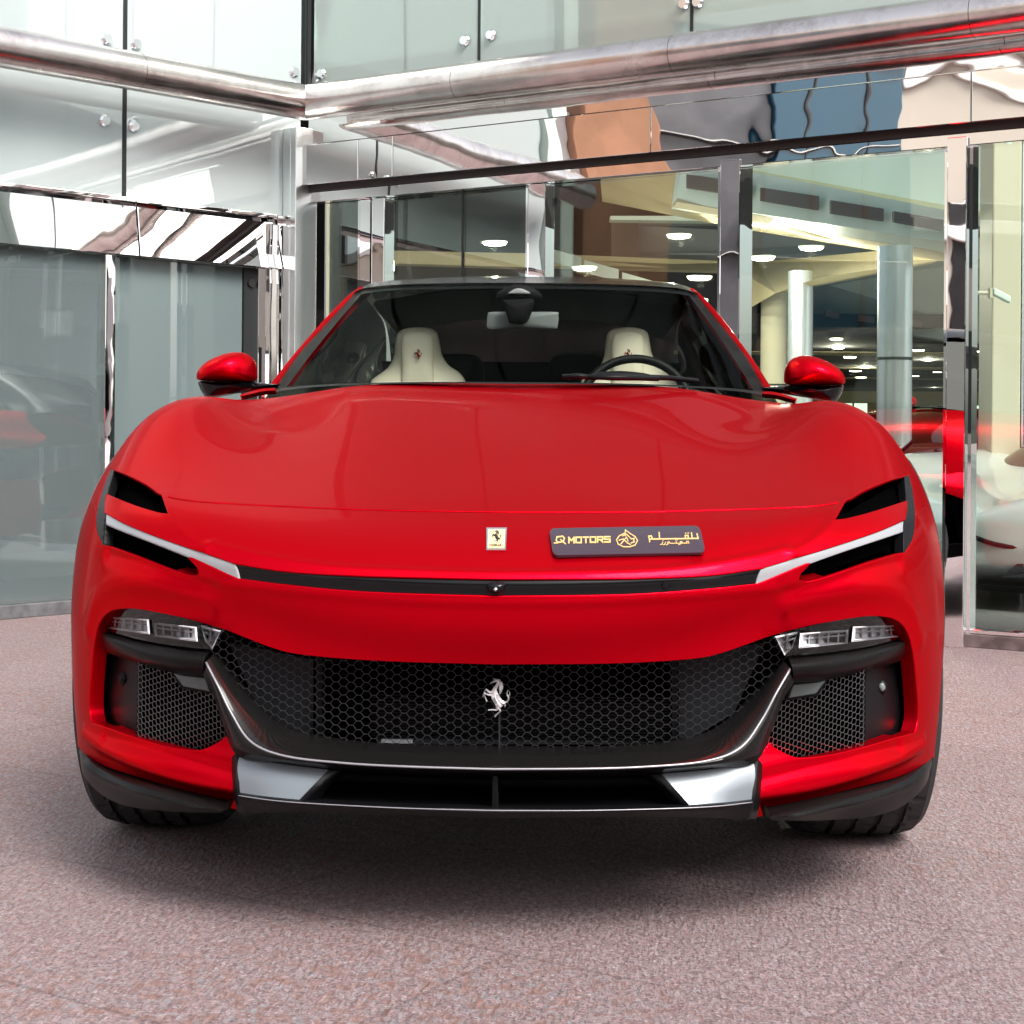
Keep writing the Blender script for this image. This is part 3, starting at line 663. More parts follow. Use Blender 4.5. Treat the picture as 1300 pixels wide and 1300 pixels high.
# ------------------------------------------------------------------ outer corners: lamp cluster, carbon arm, side vent, winglet (built once per side)
def one_side(sg):
    K = (lambda o: o)
    def fin(o):
        if sg < 0: o.data.transform(Matrix.Diagonal((-1, 1, 1, 1))); o.data.flip_normals()
        return o
    def L(rows, nu, nv, name, mat, par, back=(0, .03, 0), sharp=40): return fin(grid_mesh(name, loft(rows, nu, nv), mat, par, True, back, sharp))
    def Q(name, pts, Y, th, mat, par, bev=0): return fin(quadbox(name, pts, Y, th, mat, par, bev))
    # Y of the skin there, roughly
    ysk = lambda x: .12 + (max(0, x - 950) / 210) ** 2.0 * .27
    arm = L([[(1001,835,ysk(1001)+.02),(1046,831,ysk(1046)+.02),(1095,824,ysk(1095)+.02),(1143,813,ysk(1143)+.02),(1157,808,ysk(1157)+.03)],
             [(1003,840,ysk(1003)-.01),(1046,836,ysk(1046)-.012),(1095,829,ysk(1095)-.012),(1143,817,ysk(1143)-.01),(1158,812,ysk(1158)+.02)],
             [(1006,848,ysk(1006)-.022),(1046,846.5,ysk(1046)-.024),(1095,838,ysk(1095)-.022),(1140,823,ysk(1140)-.016),(1157,816,ysk(1157)+.015)],
             [(1007,858,ysk(1007)-.012),(1046,856,ysk(1046)-.012),(1095,847,ysk(1095)-.01),(1140,832,ysk(1140)+.0),(1158,823,ysk(1158)+.02)],
             [(1008,867,ysk(1008)+.02),(1046,864,ysk(1046)+.02),(1097,853,ysk(1097)+.022),(1143,839,ysk(1143)+.03),(1161,829,ysk(1161)+.04)]], 40, 16, 'lamp_ledge', 'carbon_satin', car, (0, .04, 0))
    # lamp cluster
    housing = L([[(979,806,ysk(979)+.035),(1014,797,ysk(1014)+.035),(1046,790,ysk(1046)+.035),(1095,781,ysk(1095)+.035),(1124,781,ysk(1124)+.035),(1153,797,ysk(1153)+.04)],
                 [(990,824,ysk(990)+.05),(1014,815,ysk(1014)+.05),(1046,810,ysk(1046)+.05),(1095,804,ysk(1095)+.05),(1124,802,ysk(1124)+.05),(1155,805,ysk(1155)+.05)],
                 [(999,836,ysk(999)+.04),(1014,835,ysk(1014)+.04),(1046,831,ysk(1046)+.04),(1095,824,ysk(1095)+.04),(1143,813,ysk(1143)+.04),(1158,812,ysk(1158)+.04)]], 30, 8, 'lamp_cluster', 'gloss_black', car)
    for n_i, q in enumerate(([(984,808),(1013,801.5),(1006,823),(996,832)], [(1016,804),(1077,799.5),(1076,817),(1014,823)], [(1083,795.5),(1142,793.5),(1145,808),(1081,815)])):
        xm = sum(p[0] for p in q) / 4; yy = ysk(xm) + .012
        cxq, cyq = sum(p[0] for p in q) / 4, sum(p[1] for p in q) / 4
        P = [pc(x, y, yy + (x - xm) * .0022) for x, y in q]
        inner = [pc(cxq + (x - cxq) * .93, cyq + (y - cyq) * .82, yy + (x - xm) * .0022) for x, y in q]; deep = [pc(cxq + (x - cxq) * .8, cyq + (y - cyq) * .55, yy + .03 + (x - xm) * .0022) for x, y in q]
        V = P + inner + deep; Fc = []
        for a in range(4):
            b = (a + 1) % 4; Fc += [(a, b, b + 4, a + 4), (a + 4, b + 4, b + 8, a + 8)]
        Fc.append((8, 9, 10, 11))
        lamp = fin(mesh('lamp_unit', V, Fc, 'lens_chrome', housing))
        mbx = MB(); nd = 5 if n_i else 2
        for d_ in range(1, nd):
            t = d_ / nd; a_ = [np.array(q[0]) * (1 - t) + np.array(q[1]) * t, np.array(q[3]) * (1 - t) + np.array(q[2]) * t]
            m0 = a_[0] * .9 + a_[1] * .1; m1 = a_[0] * .1 + a_[1] * .9; yv = yy + .006 + (m0[0] - xm) * .0022
            mbx.prism([pc(m0[0] - .9, m0[1], yv), pc(m0[0] + .9, m0[1], yv), pc(m1[0] + .9, m1[1], yv), pc(m1[0] - .9, m1[1], yv)], [pc(m0[0] - .9, m0[1], yv + .02), pc(m0[0] + .9, m0[1], yv + .02), pc(m1[0] + .9, m1[1], yv + .02), pc(m1[0] - .9, m1[1], yv + .02)])
        for tt in (.38,):
            a0 = np.array(q[0]) * (1 - tt) + np.array(q[3]) * tt; a1 = np.array(q[1]) * (1 - tt) + np.array(q[2]) * tt
            y0_ = yy + .008 + (a0[0] - xm) * .0022; y1_ = yy + .008 + (a1[0] - xm) * .0022
            mbx.prism([pc(a0[0], a0[1] - 1, y0_), pc(a1[0], a1[1] - 1, y1_), pc(a1[0], a1[1] + 1, y1_), pc(a0[0], a0[1] + 1, y0_)], [pc(a0[0], a0[1] - 1, y0_ + .02), pc(a1[0], a1[1] - 1, y1_ + .02), pc(a1[0], a1[1] + 1, y1_ + .02), pc(a0[0], a0[1] + 1, y0_ + .02)])
        fin(mbx.build('reflector_rib', 'lamp_white', lamp))
    L([[(980,807,ysk(980)+.004),(1014,798,ysk(1014)+.004),(1046,791,ysk(1046)+.004),(1095,782.5,ysk(1095)+.004),(1124,783,ysk(1124)+.004),(1152,798,ysk(1152)+.012)],
       [(996,833,ysk(999)+.006),(1014,831,ysk(1014)+.006),(1046,829,ysk(1046)+.006),(1095,822,ysk(1095)+.006),(1140,812,ysk(1143)+.006),(1156,810,ysk(1158)+.015)]], 24, 4, 'lamp_glass', 'lamp_cover', housing, None)
    # side vent: black concave panel, slotted mesh, small lens, parking sensor
    vp = L([[(1100,846,ysk(1100)+.05),(1120,840,ysk(1120)+.06),(1140,833,ysk(1140)+.08),(1158,826,ysk(1158)+.12)],
            [(1098,900,ysk(1098)+.045),(1120,896,ysk(1120)+.055),(1142,890,ysk(1142)+.075),(1155,885,ysk(1155)+.13)],
            [(1096,956,ysk(1096)+.04),(1118,951,ysk(1118)+.05),(1138,945,ysk(1138)+.08),(1152,940,ysk(1152)+.13)]], 20, 14, 'vent_panel', 'satin_black', car)
    Q('vent_edge', [(1094,852),(1099,851),(1099,953),(1094,955)], ysk(1096) + .03, .05, 'satin_black', vp)
    sn = fin(inflate('parking_sensor', [(1112,872),(1116,864),(1121,863),(1126,868),(1126,876),(1122,881),(1116,881)], (1119.5,872), ysk(1119) + .058, .006, 'satin_black', car, 20, 4, .004))
    fin(inflate('sensor_face', [(1115,872),(1117,867.5),(1121,867),(1124,871),(1123,876),(1119,878)], (1119.5,872.4), ysk(1119) + .052, .004, 'mirror_grey' if sg > 0 else 'satin_black', sn, 16, 4, .002))
    poly = np.array([(985,895),(1004,862),(1050,858),(1098,850),(1097,955),(1060,962),(1020,968),(1000,965),(975,945)], float)
    yv = lambda x: .20 + .55 * max(0, x - .52) ** 1.3
    fin(wires('side_mesh', poly, 'wire_bright', .0078, .0115, yv, .00042, car, .34, skew=.35))
    Q('vent_backing', [(960,800),(1140,790),(1130,955),(960,965)], .42, .02, 'void_black', car)
    fl_ = Q('fog_lens', [(1006,868),(1049,864),(1036,881),(1000,887)], ysk(1025) + .04, .02, 'clear_lamp', car, .003)
    Q('lens_frame', [(1002,866),(1052,862),(1039,884),(996,890)], ysk(1025) + .046, .02, 'satin_black', fl_, .002)
    # winglet low on the corner
    L([[(969,1036,.115),(1014,1022,.16),(1056,1009,.21),(1095,999,.27),(1143,986,.37),(1166,973,.44),(1180,960,.53)],
       [(972,1037,.10),(1014,1027,.13),(1056,1016,.175),(1095,1006,.235),(1143,992,.345),(1169,977,.42),(1182,963,.53)],
       [(976,1038,.095),(1020,1034,.12),(1062,1025,.165),(1105,1014,.235),(1148,1000,.34),(1173,984,.42),(1183,967,.53)],
       [(978,1039,.10),(1020,1037,.13),(1062,1030,.18),(1105,1020,.25),(1148,1007,.355),(1174,990,.43),(1183,970,.54)],
       [(980,1041,.13),(1014,1042,.16),(1056,1041,.21),(1110,1036,.29),(1148,1022,.39),(1174,998,.45),(1182,974,.55)]], 44, 16, 'corner_winglet', 'carbon_satin', car, (0, .05, .01))
    # polished wedge and its frame either side of the lower intake
    L([[(837,983,.045),(900,977,.065),(961,969,.095)], [(855,1003,.03),(910,997,.05),(958.5,992,.08)], [(872,1022,.02),(915,1019,.04),(956,1015,.07)]], 12, 8, 'wedge_panel', 'wedge_panel', car, (0, .02, 0))
    L([[(815,984,.06),(826,984,.045),(840,983,.042)], [(838,1003,.055),(848,1003,.03),(858,1003,.026)], [(852,1024,.05),(866,1023,.022),(875,1022,.016)]], 8, 8, 'wedge_frame', 'satin_black', car, (0, .06, 0))
    L([[(957,966,.095),(964,966,.10),(972,975,.14)], [(954,1017,.068),(960,1012,.075),(966,1015,.12)], [(944,1042,.08),(951,1040,.085),(960,1040,.13)]], 8, 10, 'wedge_edge', 'satin_black', car, (0, .05, 0))
one_side(1); one_side(-1)
both_sides([[(630,1022,.05),(740,1022,.05),(850,1020,.06),(910,1017,.075),(957,1012,.095)],
            [(630,1026,-.02),(740,1026,-.015),(850,1023.5,.005),(910,1020.5,.03),(957,1015.5,.06)],
            [(630,1029,-.03),(740,1029,-.025),(850,1026.5,-.005),(910,1023.5,.02),(956,1018.5,.05)],
            [(630,1032,-.026),(740,1032,-.02),(850,1029.5,.0),(910,1027.5,.024),(954,1024,.055)],
            [(630,1039,.02),(740,1038,.025),(850,1038,.04),(910,1039,.06),(947,1042,.085)]], 60, 14, 'front_lip', 'satin_black', car, (0, .35, 0))
full_line([(630,1029,-.03),(740,1029,-.025),(850,1026.5,-.005),(910,1023.5,.02),(955,1018.5,.05)], .0010, 'lip_highlight', car)  # thin bright tube in place of a highlight on the lip
quadbox('intake_blade', [(625,985),(632,985),(633,1026),(624,1026)], .01, .12, 'satin_black', car, .002)
# ------------------------------------------------------------------ windscreen, roof, pillars, sides
WS = [[(657,484,1.42),(760,485,1.46),(860,488,1.56),(930,492,1.70),(976,497,1.88)],
      [(657,440,1.75),(755,441,1.78),(845,443,1.88),(905,446,2.0),(948,451,2.14)],
      [(658,398,2.08),(748,399,2.11),(830,402,2.19),(884,406,2.30),(918,412,2.42)],
      [(660,359,2.46),(745,360,2.48),(818,362.5,2.54),(862,366,2.60),(885,372,2.68)]]
def sym_rows(rows, nu, nv, px=True):
    G = loft(rows, nu, nv, px); G[:, 0, 0] = 0; Gm = G[:, ::-1].copy(); Gm[..., 0] *= -1
    return np.concatenate([Gm[:, :-1], G], 1)
GW = sym_rows(WS, 40, 24)
wsn = grid_mesh('windscreen', GW, 'windscreen_glass', car, True)
# frit border: black band just inside the glass edge
def band(name, G, i0, i1, j0, j1, off, mat, par):
    return grid_mesh(name, G[i0:i1, j0:j1] + np.array([0, off, -off]), mat, par, True)
nvw, nuw = GW.shape[:2]
for a, b in ((0, 5), (nuw - 5, nuw)): band('windscreen_border', GW, 0, nvw, a, b, .006, 'satin_black', wsn)
band('sun_band', GW, nvw - 2, nvw, 0, nuw, .006, 'satin_black', wsn)
e3 = [tuple(pc(*p)) for p in WS[-1]]
roof_rows = [e3, [tuple(pc(*p)) for p in ((660,352.5,2.85),(745,353.5,2.87),(820,356,2.92),(862,361,2.97),(884,370,3.05))],
             [(0,3.35,1.485),(.25,3.35,1.482),(.43,3.36,1.462),(.54,3.38,1.435),(.615,3.4,1.395)], [(0,4.0,1.45),(.25,4.0,1.445),(.42,4.0,1.42),(.53,4.0,1.39),(.60,4.0,1.34)],
             [(0,4.55,1.24),(.25,4.55,1.235),(.44,4.52,1.2),(.55,4.48,1.17),(.63,4.42,1.12)], [(0,4.9,1.05),(.3,4.9,1.05),(.5,4.86,1.03),(.65,4.8,1.0),(.78,4.7,.98)]]
grid_mesh('roof', sym_rows(roof_rows, 30, 40, False), 'gloss_black', car)
PILL = [[(976,493,1.90),(950.5,453,2.14),(920.5,413,2.42),(900,389,2.58),(887,375,2.68),(879,368,2.78)],
        [(979,492,1.90),(953,452.7,2.14),(923,412.3,2.42),(902.3,387.8,2.58),(889,373.8,2.68),(880,366.3,2.78)],
        [(980.5,494,1.93),(954.3,454,2.17),(924,413,2.45),(903.3,388.5,2.61),(889.8,374.5,2.71),(880.5,367,2.81)]]
for sg in (1, -1):
    o = grid_mesh('windscreen_pillar', loft(PILL, 40, 6), 'paint', car, True, (-.05, .05, 0))
    if sg < 0: o.data.transform(Matrix.Diagonal((-1, 1, 1, 1))); o.data.flip_normals()
def side(sg):
    def fin(o):
        if sg < 0: o.data.transform(Matrix.Diagonal((-1, 1, 1, 1))); o.data.flip_normals()
        return o
    rail = [(.70,2.02,1.09),(.625,2.42,1.26),(.57,2.8,1.38),(.60,3.4,1.385),(.605,4.0,1.335),(.64,4.4,1.13)]
    belt = [(.755,1.95,1.0),(.78,2.4,1.0),(.79,2.9,1.01),(.80,3.4,1.03),(.80,4.0,1.06),(.76,4.4,1.08)]
    mid = [tuple((np.array(a) + np.array(b)) / 2 + np.array([.004, 0, 0])) for a, b in zip(rail, belt)]
    fin(grid_mesh('side_window', loft([belt, mid, rail], 40, 8, False), 'side_glass', car))
    # doors and rear quarter with the rear arch cut by its outline
    rows = [[(.74,1.50,1.0),(.755,1.95,1.0),(.78,2.4,1.0),(.80,3.0,1.01),(.82,3.5,1.03),(.84,4.0,1.03),(.76,4.7,1.0)],
            [(.87,1.45,.93),(.87,1.95,.93),(.875,2.4,.92),(.905,3.0,.93),(.95,3.5,.95),(.985,4.0,.96),(.86,4.75,.93)],
            [(.93,1.42,.75),(.945,1.95,.76),(.93,2.4,.76),(.94,3.0,.76),(.985,3.45,.79),(1.01,4.0,.84),(.93,4.78,.8)],
            [(.94,1.40,.5),(.93,1.95,.5),(.92,2.4,.5),(.93,3.0,.5),(.985,3.42,.55),(1.01,3.5,.62),(.985,3.55,.70)],
            [(.93,1.42,.25),(.945,1.95,.24),(.95,2.4,.24),(.95,3.0,.24),(.97,3.45,.26),(.99,3.50,.45),(.985,3.55,.60)]]
    fin(grid_mesh('body_side', loft(rows, 60, 30, False), 'paint', car))
    fin(grid_mesh('rear_quarter', loft([[(.985,4.45,.55),(.97,4.6,.6),(.88,4.8,.6)], [(.985,4.47,.4),(.96,4.6,.42),(.87,4.82,.42)], [(.95,4.44,.25),(.92,4.6,.27),(.8,4.8,.3)]], 12, 8, False), 'paint', car))
    # door mirror
    capp = [(996,484),(997,470),(1002,459),(1012,452.5),(1028,452),(1045,457),(1060,465),(1070,475),(1072.5,484),(1068,488),(1035,489.5),(1003,489)]
    if sg < 0: capp = [(1300 - x + 0, y) for x, y in capp]
    base_ = [(999,489),(1035,490.5),(1068,489),(1071,491),(1068,500),(1062,509),(1057,511),(1040,508),(1018,503),(1003,498)]
    arm_ = [(966,492),(1005,489.5),(1030,492),(1045,501),(1035,506),(1000,501),(978,497)]
    mroot = fin(inflate('door_mirror', base_, (1038,497), 1.86, .07, 'gloss_black', car, 50, 8, .10))
    mcap = fin(inflate('mirror_cap', [(996,484),(997,470),(1002,459),(1012,452.5),(1028,452),(1045,457),(1060,465),(1070,475),(1072.5,484),(1068,488.5),(1035,489.5),(1003,489)], (1034,474), 1.85, .10, 'paint', mroot, 64, 10, .10))
    fin(inflate('mirror_arm', arm_, (1005,496), 1.90, .03, 'gloss_black', mroot, 40, 6, .03))
    Pg = [pc(*p, 1.955) for p in ((1001,462),(1060,470),(1066,492),(1002,494))]
    fin(MB().prism(Pg, [p + np.array([0, .004, 0]) for p in Pg]).build('mirror_glass', 'chrome', mroot))
    # black trim lip round the front wheel arch
    us = np.full(60, float(NU - 1)); vs = np.linspace(.9, NV - 1.2, 60); Ap = Sx(us, vs)
    fin(MB().tube([p + np.array([-.004, .008, 0]) for p in Ap], .007, 8).build('arch_trim', 'gloss_black', car, True))
    fin(grid_mesh('quarter_trim', loft([[(968,497,1.70),(985,498,1.66),(1012,506,1.60)],[(968,500,1.68),(985,501.5,1.64),(1010,508,1.58)]], 10, 4), 'paint', car, True, (0,.02,-.01)))
side(1); side(-1)
# underbody and arch liners
mb = MB(); mb.box((-.70, .45, .32), (.70, 4.7, .38)); bevel(mb.build('underbody', 'void_black', car), .02)
for sg in (1, -1):
    for yc in (.97, 3.99):
        mb = MB(); n_ = 24; V = []; Fc = []
        for k in range(n_ + 1):
            a = math.pi * k / n_
            for x in (.60, .86 if yc < 2 else .93): V.append((sg * x, yc + .435 * math.cos(a), .38 + .435 * math.sin(a)))
        for k in range(n_): Fc.append((2 * k, 2 * k + 1, 2 * k + 3, 2 * k + 2))
        V += [(sg * .60, yc + .435 * math.cos(math.pi * k / n_), .38 + .435 * math.sin(math.pi * k / n_)) for k in range(n_ + 1)]; Fc.append(tuple(range(2 * n_ + 2, 3 * n_ + 3)))
        mesh('arch_liner', V, Fc, 'void_black', car)
# ------------------------------------------------------------------ wheels
def wheel_meshes():
    prof = [(-.13, .26), (-.145, .30), (-.150, .335), (-.142, .362), (-.128, .374), (-.10, .381)]
    for g0, g1 in ((-.070, -.058), (-.022, -.010), (.028, .040), (.076, .088)):
        prof += [(g0 - .001, .3835), (g0, .374), (g1, .374), (g1 + .001, .3835)]
    prof += [(.10, .381), (.128, .374), (.142, .362), (.150, .335), (.145, .30), (.13, .26)]
    seg = 150; V = []; Fc = []; m_ = len(prof)
    for k in range(seg):
        for (x, r) in prof:
            rr = r
            sk_ = int((k + abs(x) * 130) % 5)
            if r > .3795 and sk_ == 0: rr = r - .008
            a = 2 * math.pi * k / seg; V.append((x, rr * math.cos(a), rr * math.sin(a)))
    for k in range(seg):
        for j in range(m_ - 1):
            k2 = (k + 1) % seg; Fc.append((k * m_ + j, k * m_ + j + 1, k2 * m_ + j + 1, k2 * m_ + j))
    ty = (V, Fc)
    rb = MB()
    def ring(r0, r1, x0, x1, seg=48):
        V = []; Fc = []
        for k in range(seg):
            a = 2 * math.pi * k / seg; c, s = math.cos(a), math.sin(a)
            V += [(x0, r0 * c, r0 * s), (x1, r0 * c, r0 * s), (x1, r1 * c, r1 * s), (x0, r1 * c, r1 * s)]
        for k in range(seg):
            k2 = (k + 1) % seg
            for j in range(4): j2 = (j + 1) % 4; Fc.append((4 * k + j, 4 * k + j2, 4 * k2 + j2, 4 * k2 + j))
        rb.add(V, Fc)
    ring(.262, .278, -.13, .135); ring(.02, .06, .08, .11)
    for k in range(10):
        a = 2 * math.pi * k / 10
        def fr(x, y, z, a=a): return (x, y * math.cos(a) - z * math.sin(a), y * math.sin(a) + z * math.cos(a))
        rb.box((.085, .04, -.014), (.115, .268, .014), fr)
    return ty, (rb.V, rb.F)
(tv, tf), (rv, rf) = wheel_meshes()
tyre_me = None
for sg in (1, -1):
    for yc, xc in ((.97, .785), (3.99, .80)):
        w = mesh('wheel', [(v[0] * sg + sg * xc, v[1] + yc, v[2] + .383) for v in rv], rf, 'rim', car)
        mesh('tyre', [(v[0] * sg + sg * xc, v[1] + yc, v[2] + .383) for v in tv], tf, 'rubber', w)
# ------------------------------------------------------------------ inside the cabin
mb = MB(); mb.box((-.80, 1.6, .30), (.80, 4.5, .36)); mb.box((-.80, 1.45, .36), (.80, 1.55, .96)); mb.box((-.62, 4.05, .36), (.62, 4.12, 1.20)); mb.build('cabin_floor', 'dark_trim', car)
grid_mesh('dashboard', sym_rows([[(0,1.50,.985),(.4,1.55,.985),(.74,1.85,.975)], [(0,1.75,1.01),(.4,1.78,1.01),(.76,1.95,.99)], [(0,2.05,1.0),(.4,2.05,1.0),(.78,2.1,.98)], [(0,2.12,.93),(.4,2.12,.93),(.78,2.15,.93)], [(0,2.1,.75),(.4,2.1,.75),(.78,2.1,.75)]], 20, 16, False), 'dash', car)
grid_mesh('headliner', sym_rows([[(0,2.62,1.385),(.25,2.62,1.38),(.50,2.66,1.35)], [(0,3.3,1.44),(.3,3.3,1.43),(.57,3.3,1.37)], [(0,4.1,1.38),(.3,4.1,1.37),(.55,4.1,1.30)]], 20, 12, False), 'dark_trim', car)
for sg in (1, -1):
    mb = MB(); mb.box((sg * .80, 1.9, .4), (sg * .84, 4.3, .98)); mb.build('door_lining', 'dark_trim', car)
def seat(cx, label):
    s = inflate('front_seat', [(cx-58,482),(cx-37,466),(cx-30,452),(cx-28,434),(cx-24,421),(cx-10,416),(cx+10,416),(cx+24,421),(cx+28,434),(cx+31,450),(cx+40,464),(cx+60,482),(cx+76,540),(cx+60,600),(cx-60,600),(cx-76,540)], (cx,500), 2.75, .07, 'cream_leather', car, 90, 12, .07)
    inflate('headrest_pad', [(cx-20,462),(cx-21,440),(cx-17,425),(cx,421),(cx+17,425),(cx+21,440),(cx+20,462),(cx+18,500),(cx-18,500)], (cx,452), 2.69, .022, 'cream_leather', s, 60, 8, .03)
    horse('headrest_horse', cx + .5, 450, 2.655, .0155, .003, 'emblem_red', s)
seat(530, ''); seat(797, '')
for cx in (575, 735):
    inflate('rear_seat', [(cx-40,486),(cx-38,462),(cx-25,450),(cx+25,450),(cx+38,462),(cx+40,486),(cx+40,560),(cx-40,560)], (cx,500), 3.5, .05, 'dark_trim', car, 50, 6, .06)
sw = MB(); c = pc(807, 519, 2.22); Rr = .17
sw.tube([c + np.array([Rr * math.cos(a), .35 * Rr * math.sin(a) , .92 * Rr * math.sin(a)]) for a in np.linspace(0, 2 * math.pi, 49)], .014, 10, False)
st = sw.build('steering_wheel', 'satin_black', car, True); mb = MB(); mb.box(tuple(c + [-.16, -.01, -.025]), tuple(c + [.16, .02, .025])); mb.box(tuple(c + [-.03, -.02, -.16]), tuple(c + [.03, .02, .0])); bevel(mb.build('wheel_hub', 'satin_black', st), .008)
inflate('instrument_hood', [(755,478),(760,472.5),(790,471),(820,474),(832,479),(826,482.5),(770,482.5)], (793,478), 1.95, .03, 'dash', car, 40, 6, .12)
# interior mirror, its stalk cover and the sensor pod
im = inflate('interior_mirror', [(618,414),(619,400),(624,396),(664,396),(706,396),(709,400),(708,414),(702,418),(664,417),(624,419)], (664,407), 2.36, .012, 'mirror_grey', car, 60, 5, .02)
inflate('stalk_cover', [(638,381),(658,380),(678,381),(673,402),(668,410),(661,412),(648,411),(644,402)], (658,394), 2.30, .02, 'dark_trim', im, 40, 5, .05)
inflate('sensor_pod', [(630,372),(645,364),(658,361),(672,364),(686,372),(684,380),(634,380)], (658,372), 2.36, .02, 'dark_trim', im, 40, 5, .05)
inflate('pod_window', [(644,373),(652,367.5),(658,366),(665,367.5),(673,373)], (658,371), 2.335, .002, 'mirror_grey', im, 24, 3, .004)
# wipers at the foot of the glass
for pts in ([(714,481,1.42),(735,479.5,1.42),(747,481,1.42)], [(745,481,1.42),(790,481.5,1.44),(835,483,1.50)], [(755,479,1.44),(800,480,1.46),(850,482,1.54),(885,486,1.6)]):
    MB().tube([pc(*p) + np.array([0, -.02, .004]) for p in pts], .007, 8).build('wiper', 'satin_black', car, True)
grid_mesh('cowl', sym_rows([[tuple(pc(*p)) for p in ((657,487.5,1.42),(760,488,1.45),(860,491,1.54),(930,496,1.66),(968,501,1.78))], [tuple(pc(*p)) for p in ((657,485,1.46),(760,486,1.5),(860,489,1.60),(930,493,1.74),(976,498,1.90))]], 30, 4, False), 'satin_black', car)
# ------------------------------------------------------------------ building materials
def steel(name, col, rough, wav, brushed=False):
    m, n, l, b = nodes(name); b.inputs['Base Color'].default_value = (*col, 1); b.inputs['Metallic'].default_value = 1; b.inputs['Roughness'].default_value = rough
    tc = n.new('ShaderNodeTexCoord')
    t = n.new('ShaderNodeTexNoise'); t.inputs['Scale'].default_value = wav[0]; t.inputs['Detail'].default_value = 3; t.inputs['Roughness'].default_value = .3; t.inputs['Distortion'].default_value = .3
    l.new(tc.outputs['Object'], t.inputs['Vector']); bp = n.new('ShaderNodeBump'); bp.inputs['Strength'].default_value = 1; bp.inputs['Distance'].default_value = wav[1]
    l.new(t.outputs[0], bp.inputs['Height']); l.new(bp.outputs[0], b.inputs['Normal'])
    t2 = n.new('ShaderNodeTexNoise'); t2.inputs['Scale'].default_value = 5; t2.inputs['Detail'].default_value = 8; l.new(tc.outputs['Object'], t2.inputs['Vector'])
    mr = n.new('ShaderNodeMapRange'); mr.inputs['From Min'].default_value = .35; mr.inputs['From Max'].default_value = .75; mr.inputs['To Min'].default_value = rough; mr.inputs['To Max'].default_value = rough + (.12 if brushed else .0)
    l.new(t2.outputs[0], mr.inputs[0]); l.new(mr.outputs[0], b.inputs['Roughness'])
    if brushed:
        t3 = n.new('ShaderNodeTexNoise'); t3.inputs['Scale'].default_value = 3.2; t3.inputs['Detail'].default_value = 9; t3.inputs['Roughness'].default_value = .75; l.new(tc.outputs['Object'], t3.inputs['Vector'])
        r = n.new('ShaderNodeValToRGB'); r.color_ramp.elements[0].position = .30; r.color_ramp.elements[0].color = (.48, .42, .40, 1); r.color_ramp.elements[1].position = .56; r.color_ramp.elements[1].color = (*col, 1)
        l.new(t3.outputs[0], r.inputs[0]); l.new(r.outputs[0], b.inputs['Base Color'])
    return m
steel('polished_steel', (.94, .93, .92), .012, (1.3, .011))
steel('post_steel', (.94, .93, .93), .012, (1.8, .0045))
steel('pipe_steel', (.80, .74, .71), .17, (3, .003), True)
steel('satin_steel', (.80, .84, .84), .30, (3, .002))
pm('gap_dark', (.025, .015, .012), .6)
pm('gasket', (.015, .018, .018), .5)
pm('plinth_stone', (.16, .12, .12), .5, var=(14, .35))
pm('curb_grey', (.13, .13, .14), .6, var=(20, .25))
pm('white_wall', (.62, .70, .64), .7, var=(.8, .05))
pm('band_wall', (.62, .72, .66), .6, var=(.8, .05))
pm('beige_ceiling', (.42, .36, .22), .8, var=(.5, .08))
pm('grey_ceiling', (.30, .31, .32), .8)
pm('dark_ceiling', (.018, .016, .018), .8)
pm('vent_brown', (.07, .04, .03), .6)
pm('column_silver', (.62, .67, .69), .28, .75, var=(1.5, .08))
pm('column_beige', (.52, .48, .36), .6)
pm('show_floor', (.30, .30, .29), .12, var=(2, .1))
pm('grey_room', (.62, .66, .65), .6, var=(.6, .1))
pm('pale_room', (.66, .76, .76), .6, var=(.6, .05))
pm('canopy_soffit', (.10, .10, .10), .6)
glass('sky_haze_glass', (.60, .74, .74), .16, wav=(1.0, .006), haze=((.74, .83, .84), .66))  # pale haze colour stands in for the bright sky mirrored in these panes
pm('light_disc', (.9, .85, .7), .5, emit=((1, .88, .62), 14))
pm('daylight_window', (.8, .9, .8), .5, emit=((.85, 1, .8), .7))
glass('film_glass', (.5, .6, .6), .07, wav=(1.0, .004), haze=((.19, .245, .25), .82))
glass('clear_glass_up', (.70, .84, .78), .10, wav=(1.1, .008), haze=((.74, .86, .80), .42))
# ------------------------------------------------------------------ paving
m, n, l, b = nodes('paving')
tc = n.new('ShaderNodeTexCoord'); mp = n.new('ShaderNodeMapping'); mp.inputs['Rotation'].default_value = (0, 0, R(33)); l.new(tc.outputs['Object'], mp.inputs[0])
def noise(sc, det, vec, rough=.6, dist=0):
    t = n.new('ShaderNodeTexNoise'); t.inputs['Scale'].default_value = sc; t.inputs['Detail'].default_value = det; t.inputs['Roughness'].default_value = rough; t.inputs['Distortion'].default_value = dist; l.new(vec, t.inputs['Vector']); return t
def ramp(src, *st):
    r = n.new('ShaderNodeValToRGB'); e = r.color_ramp.elements
    while len(e) < len(st): e.new(.5)
    for q, (p, c) in zip(e, st): q.position = p; q.color = (*c, 1)
    l.new(src, r.inputs[0]); return r.outputs[0]
def mix(a, b_, f, mode='MIX'):
    x = n.new('ShaderNodeMix'); x.data_type = 'RGBA'; x.blend_type = mode
    if hasattr(f, 'links') or hasattr(f, 'is_output'): l.new(f, x.inputs[0])
    else: x.inputs[0].default_value = f
    for s, i in ((a, 6), (b_, 7)):
        if hasattr(s, 'is_output'): l.new(s, x.inputs[i])
        else: x.inputs[i].default_value = (*s, 1)
    return x.outputs[2]
v1 = n.new('ShaderNodeTexVoronoi'); v1.inputs['Scale'].default_value = 200; l.new(mp.outputs[0], v1.inputs['Vector'])
